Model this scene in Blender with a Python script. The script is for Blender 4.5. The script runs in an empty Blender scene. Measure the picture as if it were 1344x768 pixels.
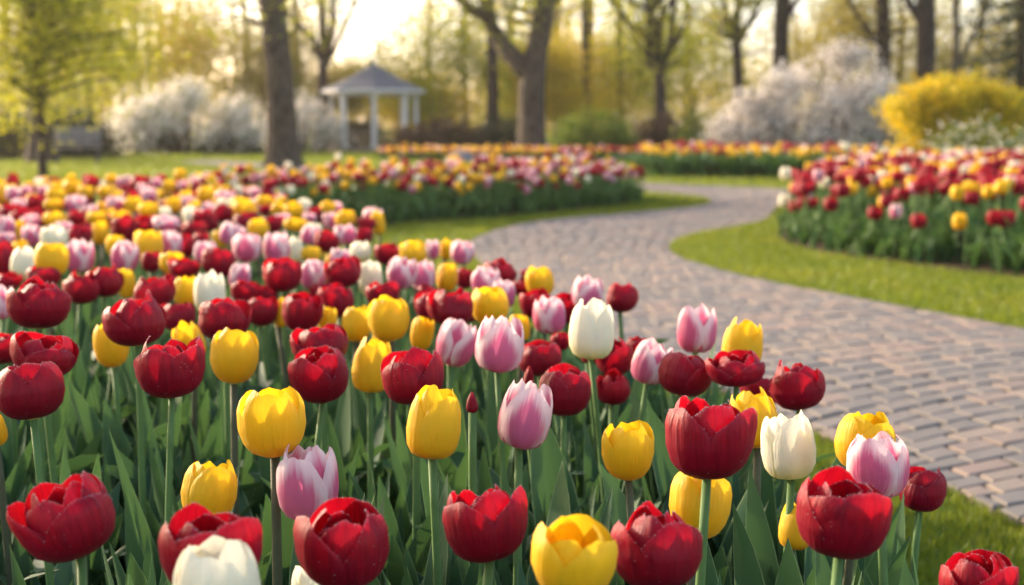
import bpy, math, itertools
import numpy as np
from mathutils import Vector, Matrix, Euler

R = math.radians
PI = math.pi
sc = bpy.context.scene
COL = sc.collection

# ------------------------------------------------------------------ camera, sky, sun, exposure
CAM_H, PITCH, FPX, CX, CY = 0.85, R(6.7), 1867.0, 672.0, 384.0
cam_data = bpy.data.cameras.new('camera')
cam_data.lens = 50.0
cam_data.sensor_width = 36.0
cam_data.clip_start = 0.05
cam_data.clip_end = 3000.0
cam_data.dof.use_dof = True
cam_data.dof.focus_distance = 1.5
cam_data.dof.aperture_fstop = 5.5
cam = bpy.data.objects.new('camera', cam_data)
cam.location = (0, 0, CAM_H)
cam.rotation_euler = (PI / 2 - PITCH, 0, 0)
COL.objects.link(cam)
sc.camera = cam

SUN_EL, SUN_AZ = R(18.0), R(-52.0)          # low sun, behind the scene and to the left
sun_dir = Vector((math.sin(SUN_AZ) * math.cos(SUN_EL), math.cos(SUN_AZ) * math.cos(SUN_EL), math.sin(SUN_EL)))
world = bpy.data.worlds.new('World')
sc.world = world
world.use_nodes = True
wn = world.node_tree
wn.nodes.clear()
w_out = wn.nodes.new('ShaderNodeOutputWorld')
w_bg = wn.nodes.new('ShaderNodeBackground')
w_sky = wn.nodes.new('ShaderNodeTexSky')
w_sky.sky_type = 'NISHITA'
w_sky.sun_disc = False
w_sky.sun_elevation = SUN_EL
w_sky.sun_rotation = SUN_AZ
w_sky.air_density = 0.7
w_sky.dust_density = 2.0
w_sky.ozone_density = 0.6
w_tint = wn.nodes.new('ShaderNodeMix')
w_tint.data_type = 'RGBA'
w_tint.blend_type = 'MULTIPLY'
w_tint.inputs['Factor'].default_value = 1.0
w_tint.inputs['B'].default_value = (1.0, 0.86, 0.76, 1)
wn.links.new(w_sky.outputs[0], w_tint.inputs['A'])
wn.links.new(w_tint.outputs['Result'], w_bg.inputs['Color'])
w_bg.inputs['Strength'].default_value = 0.15
wn.links.new(w_bg.outputs[0], w_out.inputs['Surface'])

sun_data = bpy.data.lights.new('sun', 'SUN')
sun_data.energy = 2.0
sun_data.angle = R(1.0)
sun_data.color = (1.0, 0.83, 0.62)
sun = bpy.data.objects.new('sun', sun_data)
sun.rotation_euler = sun_dir.to_track_quat('Z', 'Y').to_euler()
sun.location = (-20, 40, 30)
COL.objects.link(sun)

sc.view_settings.view_transform = 'Standard'
sc.view_settings.look = 'None'
sc.view_settings.exposure = 2.15
sc.view_settings.gamma = 1.0
sc.render.engine = 'CYCLES'
cy = sc.cycles
cy.use_denoising = True
cy.max_bounces = 6
cy.diffuse_bounces = 3
cy.glossy_bounces = 2
cy.transmission_bounces = 4
cy.transparent_max_bounces = 4
cy.volume_bounces = 0
cy.caustics_reflective = False
cy.caustics_refractive = False
cy.sample_clamp_indirect = 6.0

# ------------------------------------------------------------------ helpers
FWD = np.array([0, math.cos(PITCH), -math.sin(PITCH)])
UPV = np.array([0, math.sin(PITCH), math.cos(PITCH)])
RGT = np.array([1.0, 0, 0])
CAMP = np.array([0, 0, CAM_H])


def ray(px, py):
    return FWD + RGT * (px - CX) / FPX + UPV * (CY - py) / FPX


def at(px, py, d):
    """world point seen at photo pixel (px, py), d metres from the camera along the view"""
    return CAMP + ray(px, py) * d


def on_ground(px, py, z=0.0):
    r = ray(px, py)
    return CAMP + r * ((z - CAM_H) / r[2])


def project(p):
    q = np.asarray(p) - CAMP
    d = q @ FWD
    return CX + FPX * (q @ RGT) / d, CY - FPX * (q @ UPV) / d, d


class MB:
    """collects vertices, quads and triangles; build() links ONE mesh object"""

    def __init__(self):
        self.v, self.uv, self.rnd, self.q, self.t, self.qm, self.tm, self.n = [], [], [], [], [], [], [], 0

    def add(self, v, quads=None, tris=None, uv=None, rnd=0.0, m=0):
        v = np.asarray(v, float).reshape(-1, 3)
        k = len(v)
        self.v.append(v)
        self.uv.append(np.zeros((k, 2)) if uv is None else np.asarray(uv, float).reshape(-1, 2))
        self.rnd.append(np.broadcast_to(np.asarray(rnd, float), (k,)))
        if quads is not None and len(quads):
            qa = np.asarray(quads, np.int64).reshape(-1, 4)
            self.q.append(qa + self.n)
            self.qm.append(np.broadcast_to(np.asarray(m), (len(qa),)))
        if tris is not None and len(tris):
            ta = np.asarray(tris, np.int64).reshape(-1, 3)
            self.t.append(ta + self.n)
            self.tm.append(np.broadcast_to(np.asarray(m), (len(ta),)))
        self.n += k

    def box(self, c, s, rot=0.0, m=0):
        x, y, z = np.array(s) / 2.0
        v = np.array([[-x, -y, -z], [x, -y, -z], [x, y, -z], [-x, y, -z], [-x, -y, z], [x, -y, z], [x, y, z], [-x, y, z]])
        ca, sa = math.cos(rot), math.sin(rot)
        v = v @ np.array([[ca, sa, 0], [-sa, ca, 0], [0, 0, 1]]) + np.array(c)
        self.add(v, [[0, 3, 2, 1], [4, 5, 6, 7], [0, 1, 5, 4], [1, 2, 6, 5], [2, 3, 7, 6], [3, 0, 4, 7]], m=m)

    def tube(self, pts, rad, sides=8, cap=True, rough=0.0, rng=None, m=0):
        pts = np.asarray(pts, float)
        rad = np.broadcast_to(np.asarray(rad, float), (len(pts),))
        tan = np.gradient(pts, axis=0)
        tan /= np.linalg.norm(tan, axis=1)[:, None] + 1e-9
        ref = np.array([1.0, 0, 0]) if abs(tan[0][0]) < 0.8 else np.array([0, 1.0, 0])
        a = np.linspace(0, 2 * PI, sides, endpoint=False)
        vs, uvs = [], []
        for i in range(len(pts)):
            n1 = np.cross(tan[i], ref)
            n1 /= np.linalg.norm(n1) + 1e-9
            n2 = np.cross(tan[i], n1)
            rr = rad[i] * (1 + (rng.normal(0, rough, sides) if rough else 0))
            vs.append(pts[i] + (np.cos(a) * rr)[:, None] * n1 + (np.sin(a) * rr)[:, None] * n2)
            uvs.append(np.stack([a / (2 * PI), np.full(sides, i / max(1, len(pts) - 1))], 1))
        q = []
        for i in range(len(pts) - 1):
            for j in range(sides):
                k = (j + 1) % sides
                q.append([i * sides + j, i * sides + k, (i + 1) * sides + k, (i + 1) * sides + j])
        t = []
        v = np.concatenate(vs)
        uv = np.concatenate(uvs)
        if cap:
            e = len(v)
            v = np.vstack([v, pts[-1][None]])
            uv = np.vstack([uv, [[0.5, 1]]])
            t = [[(len(pts) - 1) * sides + j, (len(pts) - 1) * sides + (j + 1) % sides, e] for j in range(sides)]
        self.add(v, q, t, uv, m=m)

    def mesh(self, name, mats, smooth=True):
        me = bpy.data.meshes.new(name)
        v = np.concatenate(self.v) if self.v else np.zeros((0, 3))
        q = np.concatenate(self.q) if self.q else np.zeros((0, 4), np.int64)
        t = np.concatenate(self.t) if self.t else np.zeros((0, 3), np.int64)
        me.vertices.add(len(v))
        me.vertices.foreach_set('co', v.astype(np.float32).ravel())
        loops = np.concatenate([q.ravel(), t.ravel()]).astype(np.int32)
        me.loops.add(len(loops))
        me.loops.foreach_set('vertex_index', loops)
        starts = np.concatenate([np.arange(len(q)) * 4, len(q) * 4 + np.arange(len(t)) * 3]).astype(np.int32)
        me.polygons.add(len(starts))
        me.polygons.foreach_set('loop_start', starts)
        mi = np.concatenate([x for x in (self.qm + self.tm)]) if (self.qm or self.tm) else np.zeros(0)
        me.update(calc_edges=True)
        me.polygons.foreach_set('material_index', mi.astype(np.int32))
        me.polygons.foreach_set('use_smooth', np.full(len(starts), smooth))
        uv = np.concatenate(self.uv)
        ul = me.uv_layers.new(name='UVMap')
        ul.data.foreach_set('uv', uv[loops].astype(np.float32).ravel())
        ra = me.attributes.new('rnd', 'FLOAT', 'POINT')
        ra.data.foreach_set('value', np.concatenate(self.rnd).astype(np.float32))
        for m in (mats if isinstance(mats, (list, tuple)) else [mats]):
            me.materials.append(m)
        me.validate()
        me.update()
        return me

    def build(self, name, mats, parent=None, smooth=True):
        return link(name, self.mesh(name, mats, smooth), parent)


def link(name, data, parent=None, loc=None, rot=None, scale=None):
    o = bpy.data.objects.new(name, data)
    COL.objects.link(o)
    if parent is not None:
        o.parent = parent
    if loc is not None:
        o.location = loc
    if rot is not None:
        o.rotation_euler = rot
    if scale is not None:
        o.scale = scale
    return o


def tag(o, label=None, cat=None, group=None, kind=None):
    if label:
        o['label'] = label
    if cat:
        o['category'] = cat
    if group:
        o['group'] = group
    if kind:
        o['kind'] = kind
    return o


def thing(name, label, cat, loc=(0, 0, 0), rz=0.0, group=None):
    o = link(name, None, None, loc, (0, 0, rz))
    o.empty_display_size = 0.05
    return tag(o, label, cat, group)


def structure(name, mb, mats, smooth=True):
    return tag(mb.build(name, mats, None, smooth), kind='structure')


def inside(poly, x, y):
    poly = np.asarray(poly)
    x, y = np.asarray(x), np.asarray(y)
    c = np.zeros(x.shape, bool)
    j = len(poly) - 1
    for i in range(len(poly)):
        xi, yi, xj, yj = *poly[i], *poly[j]
        c ^= ((yi > y) != (yj > y)) & (x < (xj - xi) * (y - yi) / (yj - yi + 1e-12) + xi)
        j = i
    return c


def smooth_poly(pts, n=8, closed=True):
    """Catmull-Rom through the points"""
    p = np.asarray(pts, float)
    k = len(p)
    out = []
    for i in range(k if closed else k - 1):
        g = (lambda a: p[a % k]) if closed else (lambda a: p[min(max(a, 0), k - 1)])
        p0, p1, p2, p3 = g(i - 1), g(i), g(i + 1), g(i + 2)
        for t in np.linspace(0, 1, n, endpoint=False):
            out.append(0.5 * (2 * p1 + (p2 - p0) * t + (2 * p0 - 5 * p1 + 4 * p2 - p3) * t * t + (3 * p1 - p0 - 3 * p2 + p3) * t ** 3))
    if not closed:
        out.append(p[-1])
    return np.array(out)


def sheet(name, poly, z, m, kind='structure'):
    """a flat polygon sheet"""
    me = bpy.data.meshes.new(name)
    me.from_pydata([(float(a), float(b), z) for a, b in poly], [], [list(range(len(poly)))])
    me.materials.append(m)
    me.update()
    if me.polygons[0].normal.z < 0:
        me.flip_normals()
    return tag(link(name, me), kind=kind)


# ------------------------------------------------------------------ materials
class NT:
    def __init__(self, name):
        self.m = bpy.data.materials.new(name)
        self.m.use_nodes = True
        self.t = self.m.node_tree
        self.t.nodes.clear()

    def n(self, typ, **kw):
        nd = self.t.nodes.new('ShaderNode' + typ)
        for k, v in kw.items():
            setattr(nd, k, v)
        return nd

    def put(self, sock, v):
        if isinstance(v, bpy.types.NodeSocket):
            self.t.links.new(v, sock)
        elif isinstance(v, (tuple, list)) and len(v) == 3 and sock.type == 'RGBA':
            sock.default_value = (*v, 1)
        else:
            sock.default_value = v

    def math(self, op, a, b=0.0, clamp=False):
        nd = self.n('Math', operation=op, use_clamp=clamp)
        self.put(nd.inputs[0], a)
        self.put(nd.inputs[1], b)
        return nd.outputs[0]

    def ramp(self, x, lo, hi):
        nd = self.n('MapRange', interpolation_type='SMOOTHSTEP')
        self.put(nd.inputs['Value'], x)
        nd.inputs['From Min'].default_value = lo
        nd.inputs['From Max'].default_value = hi
        return nd.outputs[0]

    def mix(self, f, a, b, mode='MIX'):
        nd = self.n('Mix', data_type='RGBA', blend_type=mode)
        self.put(nd.inputs['Factor'], f)
        self.put(nd.inputs['A'], a)
        self.put(nd.inputs['B'], b)
        return nd.outputs['Result']

    def noise(self, scale, detail=3.0, vec=None, rough=0.55):
        nd = self.n('TexNoise')
        nd.inputs['Scale'].default_value = scale
        nd.inputs['Detail'].default_value = detail
        nd.inputs['Roughness'].default_value = rough
        if vec is not None:
            self.put(nd.inputs['Vector'], vec)
        return nd.outputs['Fac']

    def coord(self, which='Object', scale=None):
        o = self.n('TexCoord').outputs[which]
        if scale is None:
            return o
        mp = self.n('Mapping')
        self.put(mp.inputs['Vector'], o)
        mp.inputs['Scale'].default_value = scale
        return mp.outputs[0]

    def attr(self, name='rnd'):
        return self.n('Attribute', attribute_name=name).outputs['Fac']

    def bump(self, h, strength=0.3, dist=0.01):
        nd = self.n('Bump')
        nd.inputs['Strength'].default_value = strength
        nd.inputs['Distance'].default_value = dist
        self.put(nd.inputs['Height'], h)
        return nd.outputs[0]

    def finish(self, color, rough=0.6, spec=0.5, normal=None, translucent=0.0, tcolor=None, sheen=0.0, sheen_tint=(1, 1, 1), coat=0.0):
        p = self.n('BsdfPrincipled')
        self.put(p.inputs['Base Color'], color)
        self.put(p.inputs['Roughness'], rough)
        p.inputs['Specular IOR Level'].default_value = spec
        if sheen:
            p.inputs['Sheen Weight'].default_value = sheen
            p.inputs['Sheen Tint'].default_value = (*sheen_tint, 1)
            p.inputs['Sheen Roughness'].default_value = 0.4
        if coat:
            p.inputs['Coat Weight'].default_value = coat
            p.inputs['Coat Roughness'].default_value = 0.35
        if normal is not None:
            self.put(p.inputs['Normal'], normal)
        out = self.n('OutputMaterial')
        sh = p.outputs[0]
        if translucent:
            tr = self.n('BsdfTranslucent')
            self.put(tr.inputs['Color'], tcolor if tcolor is not None else color)
            mx = self.n('MixShader')
            self.put(mx.inputs[0], translucent)
            self.t.links.new(sh, mx.inputs[1])
            self.t.links.new(tr.outputs[0], mx.inputs[2])
            sh = mx.outputs[0]
        self.t.links.new(sh, out.inputs['Surface'])
        return self.m


def mat_plain(name, c, rough=0.6, var=0.25, scale=6.0, spec=0.4, bump=0.0):
    t = NT(name)
    n = t.noise(scale, 5, t.coord())
    col = t.mix(n, tuple(x * (1 - var) for x in c), tuple(min(1, x * (1 + var)) for x in c))
    return t.finish(col, rough, spec, t.bump(n, bump, 0.01) if bump else None)


def mat_leaf(name, a, b, tr=0.35, rough=0.5, tb=1.3):
    """leaf clumps: colour runs from a to b with each leaf's own random number"""
    t = NT(name)
    r = t.attr()
    col = t.mix(r, a, b)
    tcol = t.mix(r, tuple(min(1, x * tb) for x in a), tuple(min(1, x * tb) for x in b))
    return t.finish(col, rough, 0.3, None, tr, tcol)


def mat_petal(kind):
    t = NT('petal_' + kind)
    uv = t.n('UVMap').outputs[0]
    sep = t.n('SeparateXYZ')
    t.put(sep.inputs[0], uv)
    u, v = sep.outputs[0], sep.outputs[1]
    au = t.math('ABSOLUTE', t.math('SUBTRACT', t.math('MULTIPLY', u, 2.0), 1.0))
    mp = t.n('Mapping')
    t.put(mp.inputs['Vector'], uv)
    mp.inputs['Scale'].default_value = (26, 1.6, 1)
    rnd = t.math('FRACT', t.math('ADD', t.n('ObjectInfo').outputs['Random'], t.attr()))
    mp2 = t.n('CombineXYZ')
    t.put(mp2.inputs[2], t.math('MULTIPLY', rnd, 17.0))
    add = t.n('VectorMath', operation='ADD')
    t.put(add.inputs[0], mp.outputs[0])
    t.put(add.inputs[1], mp2.outputs[0])
    vein = t.noise(1.0, 4, add.outputs[0])
    edge = t.math('MAXIMUM', t.ramp(au, 0.90, 0.99), t.ramp(v, 0.92, 0.985))
    blot = t.noise(3.2, 2, t.coord('Object'))
    back = t.n('NewGeometry').outputs['Backfacing']
    if kind == 'red':
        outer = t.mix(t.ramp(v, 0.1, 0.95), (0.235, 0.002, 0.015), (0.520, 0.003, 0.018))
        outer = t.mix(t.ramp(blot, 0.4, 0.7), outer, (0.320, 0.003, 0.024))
        col = t.mix(back, outer, (0.50, 0.004, 0.012))
        col = t.mix(t.ramp(vein, 0.35, 0.75), col, (0.20, 0.003, 0.015))
        col = t.mix(t.math('MULTIPLY', rnd, 0.45), col, (0.20, 0.002, 0.018))
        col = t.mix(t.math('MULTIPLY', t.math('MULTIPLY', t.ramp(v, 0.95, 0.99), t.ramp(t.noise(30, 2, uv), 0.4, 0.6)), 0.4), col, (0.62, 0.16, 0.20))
        tc, tr, sh, st = t.mix(0.5, col, (0.72, 0.005, 0.015)), 0.32, 0.06, (1, 0.45, 0.6)
    elif kind == 'yellow':
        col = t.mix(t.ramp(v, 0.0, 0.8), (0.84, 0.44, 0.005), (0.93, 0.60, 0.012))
        col = t.mix(t.math('MULTIPLY', t.ramp(vein, 0.45, 0.8), 0.35), col, (0.88, 0.47, 0.006))
        col = t.mix(t.math('MULTIPLY', rnd, 0.5), col, (0.93, 0.65, 0.03))
        tc, tr, sh, st = col, 0.38, 0.15, (1, 0.9, 0.6)
    elif kind == 'pink':
        flame = t.math('ADD', t.math('ADD', au, t.math('MULTIPLY', t.ramp(v, 0.45, 1.0), 0.75)), t.math('MULTIPLY', t.math('SUBTRACT', vein, 0.5), 0.7))
        pk = t.mix(rnd, (0.70, 0.17, 0.31), (0.66, 0.11, 0.22))
        col = t.mix(t.ramp(flame, 0.45, 1.05), pk, (0.92, 0.74, 0.72))
        col = t.mix(t.math('MULTIPLY', t.ramp(vein, 0.5, 0.8), 0.25), col, (0.76, 0.27, 0.38))
        tc, tr, sh, st = col, 0.38, 0.15, (1, 0.85, 0.9)
    else:
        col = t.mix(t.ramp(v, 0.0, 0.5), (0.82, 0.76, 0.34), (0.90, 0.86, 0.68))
        col = t.mix(t.math('MULTIPLY', t.ramp(vein, 0.45, 0.8), 0.4), col, (0.86, 0.80, 0.50))
        tc, tr, sh, st = col, 0.36, 0.1, (1, 1, 0.9)
    return t.finish(col, 0.48, 0.25, t.bump(vein, 0.25, 0.02), tr, tc, sh, st)


def mat_tulip_leaf(name, a, b):
    t = NT(name)
    uv = t.n('UVMap').outputs[0]
    sep = t.n('SeparateXYZ')
    t.put(sep.inputs[0], uv)
    au = t.math('ABSOLUTE', t.math('SUBTRACT', t.math('MULTIPLY', sep.outputs[0], 2.0), 1.0))
    mp = t.n('Mapping')
    t.put(mp.inputs['Vector'], uv)
    mp.inputs['Scale'].default_value = (30, 0.8, 1)
    vein = t.noise(1.0, 3, mp.outputs[0])
    rnd = t.math('FRACT', t.math('ADD', t.n('ObjectInfo').outputs['Random'], t.attr()))
    col = t.mix(rnd, a, b)
    col = t.mix(t.math('MULTIPLY', t.ramp(vein, 0.4, 0.7), 0.45), col, tuple(x * 1.6 for x in a))
    col = t.mix(t.math('MULTIPLY', t.ramp(au, 0.9, 1.0), 0.7), col, (0.30, 0.40, 0.20))
    col = t.mix(t.math('MULTIPLY', t.ramp(t.noise(14, 3, t.coord()), 0.62, 0.8), 0.25), col, (0.22, 0.24, 0.10))
    return t.finish(col, 0.60, 0.25, t.bump(vein, 0.2, 0.01), 0.20, t.mix(0.5, col, (0.14, 0.28, 0.04)), 0.0)


def mat_bark(name, a, b, scale=5.0):
    t = NT(name)
    mp = t.coord('Object', (scale, scale, scale * 0.22))
    n = t.noise(3.0, 6, mp, 0.65)
    n2 = t.noise(1.2, 3, t.coord())
    col = t.mix(t.ramp(n, 0.35, 0.65), a, b)
    col = t.mix(t.math('MULTIPLY', t.ramp(n2, 0.5, 0.75), 0.35), col, (0.10, 0.11, 0.06))
    return t.finish(col, 0.9, 0.2, t.bump(n, 0.9, 0.04))


M = {}
for k in ('red', 'yellow', 'pink', 'white'):
    M[k] = mat_petal(k)
M['leaf'] = mat_tulip_leaf('tulip_leaf', (0.028, 0.082, 0.044), (0.080, 0.160, 0.052))
M['leaf_far'] = mat_tulip_leaf('tulip_leaf_sunlit', (0.045, 0.105, 0.028), (0.085, 0.165, 0.035))  # brighter copy of the leaf green: sunlight on the farther beds, put into the colour
M['stem'] = mat_plain('tulip_stem', (0.11, 0.20, 0.06), 0.65, 0.2, 20, 0.2)
M['stem_dark'] = mat_plain('tulip_stem_dark', (0.090, 0.095, 0.050), 0.65, 0.25, 20, 0.2)
M['pistil'] = mat_plain('pistil', (0.45, 0.42, 0.10), 0.5, 0.2, 40)
tt = NT('dew')
pd = tt.n('BsdfPrincipled')
pd.inputs['Base Color'].default_value = (0.95, 0.88, 0.9, 1)
pd.inputs['Roughness'].default_value = 0.06
pd.inputs['Transmission Weight'].default_value = 0.55
pd.inputs['IOR'].default_value = 1.33
tt.t.links.new(pd.outputs[0], tt.n('OutputMaterial').inputs['Surface'])
M['dew'] = tt.m

# ground: lawn soil under the blades
t = NT('lawn')
n1 = t.noise(0.35, 4, t.coord())
n2 = t.noise(9.0, 5, t.coord())
c = t.mix(n1, (0.085, 0.150, 0.022), (0.150, 0.190, 0.028))
c = t.mix(t.ramp(n2, 0.35, 0.7), c, (0.055, 0.105, 0.016))
M['lawn'] = t.finish(c, 0.9, 0.1, t.bump(n2, 0.8, 0.03))
t = NT('soil')
n2 = t.noise(14.0, 6, t.coord(), 0.7)
c = t.mix(t.ramp(n2, 0.3, 0.7), (0.022, 0.014, 0.009), (0.070, 0.045, 0.028))
M['soil'] = t.finish(c, 0.95, 0.15, t.bump(n2, 1.0, 0.03))
t = NT('sand_joint')
n2 = t.noise(8.0, 5, t.coord())
c = t.mix(t.ramp(n2, 0.4, 0.7), (0.080, 0.069, 0.057), (0.060, 0.064, 0.036))
M['joint'] = t.finish(c, 0.95, 0.1)
t = NT('paver')
r = t.attr()
cr = t.n('ValToRGB')
cr.color_ramp.interpolation = 'CONSTANT'
els = cr.color_ramp.elements
cols = [(0.0, (0.215, 0.185, 0.165)), (0.18, (0.300, 0.215, 0.170)), (0.34, (0.175, 0.155, 0.143)), (0.5, (0.335, 0.230, 0.180)),
        (0.62, (0.235, 0.200, 0.175)), (0.76, (0.195, 0.170, 0.152)), (0.88, (0.330, 0.250, 0.190))]
cols = [(p_, tuple(0.55 * a_ + 0.45 * b_ for a_, b_ in zip(c_, (0.180, 0.178, 0.164)))) for p_, c_ in cols]
els[0].position, els[0].color = 0.0, (*cols[0][1], 1)
els[1].position, els[1].color = cols[1][0], (*cols[1][1], 1)
for p_, c_ in cols[2:]:
    e = els.new(p_)
    e.color = (*c_, 1)
t.put(cr.inputs[0], r)
n1 = t.noise(22.0, 6, t.coord(), 0.7)
n2 = t.noise(1.6, 3, t.coord())
c = t.mix(t.ramp(n1, 0.25, 0.8), t.mix(0.0, cr.outputs[0], (0, 0, 0)), (0.28, 0.24, 0.21))
c = t.mix(t.math('MULTIPLY', t.ramp(n1, 0.55, 0.8), 0.6), cr.outputs[0], c)
c = t.mix(t.math('MULTIPLY', t.ramp(n2, 0.5, 0.72), 0.3), c, (0.14, 0.125, 0.11))
M['paver'] = t.finish(c, t.math('ADD', 0.68, t.math('MULTIPLY', n1, 0.3)), 0.18, t.bump(n1, 0.6, 0.006))

t = NT('grass_blade')
c = t.mix(t.attr(), (0.070, 0.140, 0.010), (0.235, 0.275, 0.020))
c = t.mix(t.math('MULTIPLY', t.ramp(t.noise(1.1, 4, t.coord(), 0.65), 0.46, 0.68), 0.6), c, (0.330, 0.300, 0.030))  # golden patches: sunlit parts of the lawn painted into the blade colour
c = t.mix(t.math('MULTIPLY', t.ramp(t.noise(3.7, 3, t.coord(), 0.65), 0.55, 0.75), 0.5), c, (0.060, 0.120, 0.014))
M['grass'] = t.finish(c, 0.5, 0.3, None, 0.40, t.mix(0.35, c, (0.35, 0.40, 0.03)))
M['bark'] = mat_bark('bark_grey', (0.032, 0.025, 0.018), (0.105, 0.083, 0.060))
M['bark_dark'] = mat_bark('bark_dark', (0.020, 0.015, 0.011), (0.062, 0.046, 0.033))
M['bark_pale'] = mat_bark('bark_pale', (0.060, 0.044, 0.030), (0.140, 0.105, 0.070))
M['fo_spring'] = mat_leaf('foliage_spring', (0.160, 0.215, 0.012), (0.430, 0.410, 0.022), 0.5)
M['fo_gold'] = mat_leaf('foliage_gold', (0.340, 0.280, 0.012), (0.620, 0.450, 0.020), 0.5)
M['fo_tawny'] = mat_leaf('foliage_tawny', (0.200, 0.175, 0.030), (0.400, 0.330, 0.055), 0.5)
M['fo_lime'] = mat_leaf('foliage_lime', (0.190, 0.225, 0.012), (0.480, 0.440, 0.020), 0.5)
M['fo_fresh'] = mat_leaf('foliage_fresh', (0.085, 0.150, 0.012), (0.220, 0.280, 0.022), 0.4)
M['fo_wood'] = mat_leaf('foliage_wood', (0.230, 0.205, 0.028), (0.500, 0.400, 0.055), 0.5)
M['fo_green'] = mat_leaf('foliage_green', (0.055, 0.100, 0.014), (0.160, 0.210, 0.026), 0.35)
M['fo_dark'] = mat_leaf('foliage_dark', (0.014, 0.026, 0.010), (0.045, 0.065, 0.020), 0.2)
M['fo_brown'] = mat_leaf('foliage_brown', (0.045, 0.028, 0.016), (0.120, 0.070, 0.034), 0.25)
M['blossom'] = mat_leaf('blossom_white', (0.82, 0.74, 0.66), (0.92, 0.89, 0.82), 0.45, 0.5, 1.0)
M['forsythia'] = mat_leaf('blossom_yellow', (0.76, 0.50, 0.008), (0.92, 0.70, 0.020), 0.35, 0.5, 1.05)
M['white_paint'] = mat_plain('white_paint', (0.66, 0.64, 0.61), 0.5, 0.05, 3)
M['shingle'] = mat_plain('roof_shingle', (0.125, 0.130, 0.140), 0.8, 0.3, 9)
M['deck'] = mat_plain('deck_wood', (0.20, 0.16, 0.12), 0.7, 0.3, 5)
M['bench_wood'] = mat_plain('bench_wood', (0.22, 0.20, 0.19), 0.7, 0.25, 9)
M['bench_metal'] = mat_plain('bench_metal', (0.05, 0.05, 0.05), 0.5, 0.2, 9)
M['stone'] = mat_plain('boulder_stone', (0.22, 0.21, 0.21), 0.9, 0.35, 5, bump=0.6)

# ------------------------------------------------------------------ ground, path, beds
gs = MB()
gx = np.concatenate([[-900, -200, -60], np.linspace(-30, 30, 25), [60, 200, 900]])
gy = np.concatenate([[-300, -40], np.linspace(-5, 55, 25), [80, 160, 1400]])
X, Y = np.meshgrid(gx, gy)
Z = np.zeros_like(X)
nx, ny = len(gx), len(gy)
idx = np.arange(nx * ny).reshape(ny, nx)
gs.add(np.stack([X, Y, Z], -1).reshape(-1, 3), np.stack([idx[:-1, :-1], idx[:-1, 1:], idx[1:, 1:], idx[1:, :-1]], -1).reshape(-1, 4))
structure('ground', gs, M['lawn'])

PATH_L = [(1.45, -3), (1.40, 0), (1.30, 1.5), (1.07, 2.97), (0.855, 3.73), (0.50, 5.0), (0.20, 6.3), (-0.10, 8.0), (-0.28, 9.5), (-0.26, 10.7), (0.187, 12.4), (1.2, 13.75),
          (1.95, 14.9), (2.22, 15.9), (2.1, 17.0), (1.6, 18.1), (0.6, 19.2), (-1, 21), (-4, 26), (-8, 33)]
PATH_R = [(3.6, -3), (3.4, 0.5), (3.25, 2.2), (2.75, 4.2), (2.2, 5.6), (1.75, 6.7), (1.3, 7.9), (1.07, 9.1), (1.14, 10.1), (1.47, 11.1), (2.1, 12.2), (2.5, 13.6),
          (2.85, 15.0), (3.6, 16.3), (3.9, 17.3), (3.6, 18.9), (2.4, 20.2), (0.2, 22.6), (-3, 28), (-7.6, 35)]
pl, pr = smooth_poly(PATH_L, 16, False), smooth_poly(PATH_R, 16, False)
PATH_POLY = np.concatenate([pl, pr[::-1]])
rng = np.random.default_rng(7)
mid = (pl + pr) / 2
arc = np.concatenate([[0], np.cumsum(np.linalg.norm(np.diff(mid, axis=0), axis=1))])
NCOL, PLEN = 16, 0.112


def path_at(s, w):
    s = np.clip(s, 0, arc[-1])
    a = np.stack([np.interp(s, arc, pl[:, k]) for k in (0, 1)], -1)
    b = np.stack([np.interp(s, arc, pr[:, k]) for k in (0, 1)], -1)
    return a * (1 - w[..., None]) + b * w[..., None]


pv = MB()
cells = []
s = 0.5
while s < arc[-1] - 0.6:
    L = 0.118 * rng.uniform(0.93, 1.07)
    w = -rng.uniform(0.0, 0.09)
    while w < 1:
        dw = 0.080 * rng.uniform(0.78, 1.25)
        if w + dw > 0.012 and w < 0.985:
            cells.append((s, s + L, max(w, 0.0), min(w + dw, 1.0)))
        w += dw
    s += L
cells = np.array(cells)
nc = len(cells)
gap, wgap = 0.0065, 0.0042
s4 = np.stack([cells[:, 0] + gap, cells[:, 0] + gap, cells[:, 1] - gap, cells[:, 1] - gap], 1)
w4 = np.stack([cells[:, 2] + wgap, cells[:, 3] - wgap, cells[:, 3] - wgap, cells[:, 2] + wgap], 1)
s4 = s4 - 0.85 * (w4 - 0.5) + 0.10 * np.sin(w4 * 3.1)
c4 = path_at(s4, w4) + rng.normal(0, 0.0034, (nc, 4, 2))
ctr = c4.mean(1, keepdims=True)
zc = 0.020 + rng.normal(0, 0.0009, (nc, 1)) + rng.normal(0, 0.0008, (nc, 4))
NR = 3                     # rounded shoulder rings
rings = []
for ins, dz in ((0.0, -0.018), (0.0, -0.005), (0.04, -0.0009), (0.09, 0.0)):
    xy = c4 + (ctr - c4) * ins
    rings.append(np.concatenate([xy, (zc + dz)[..., None]], -1))
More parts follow.
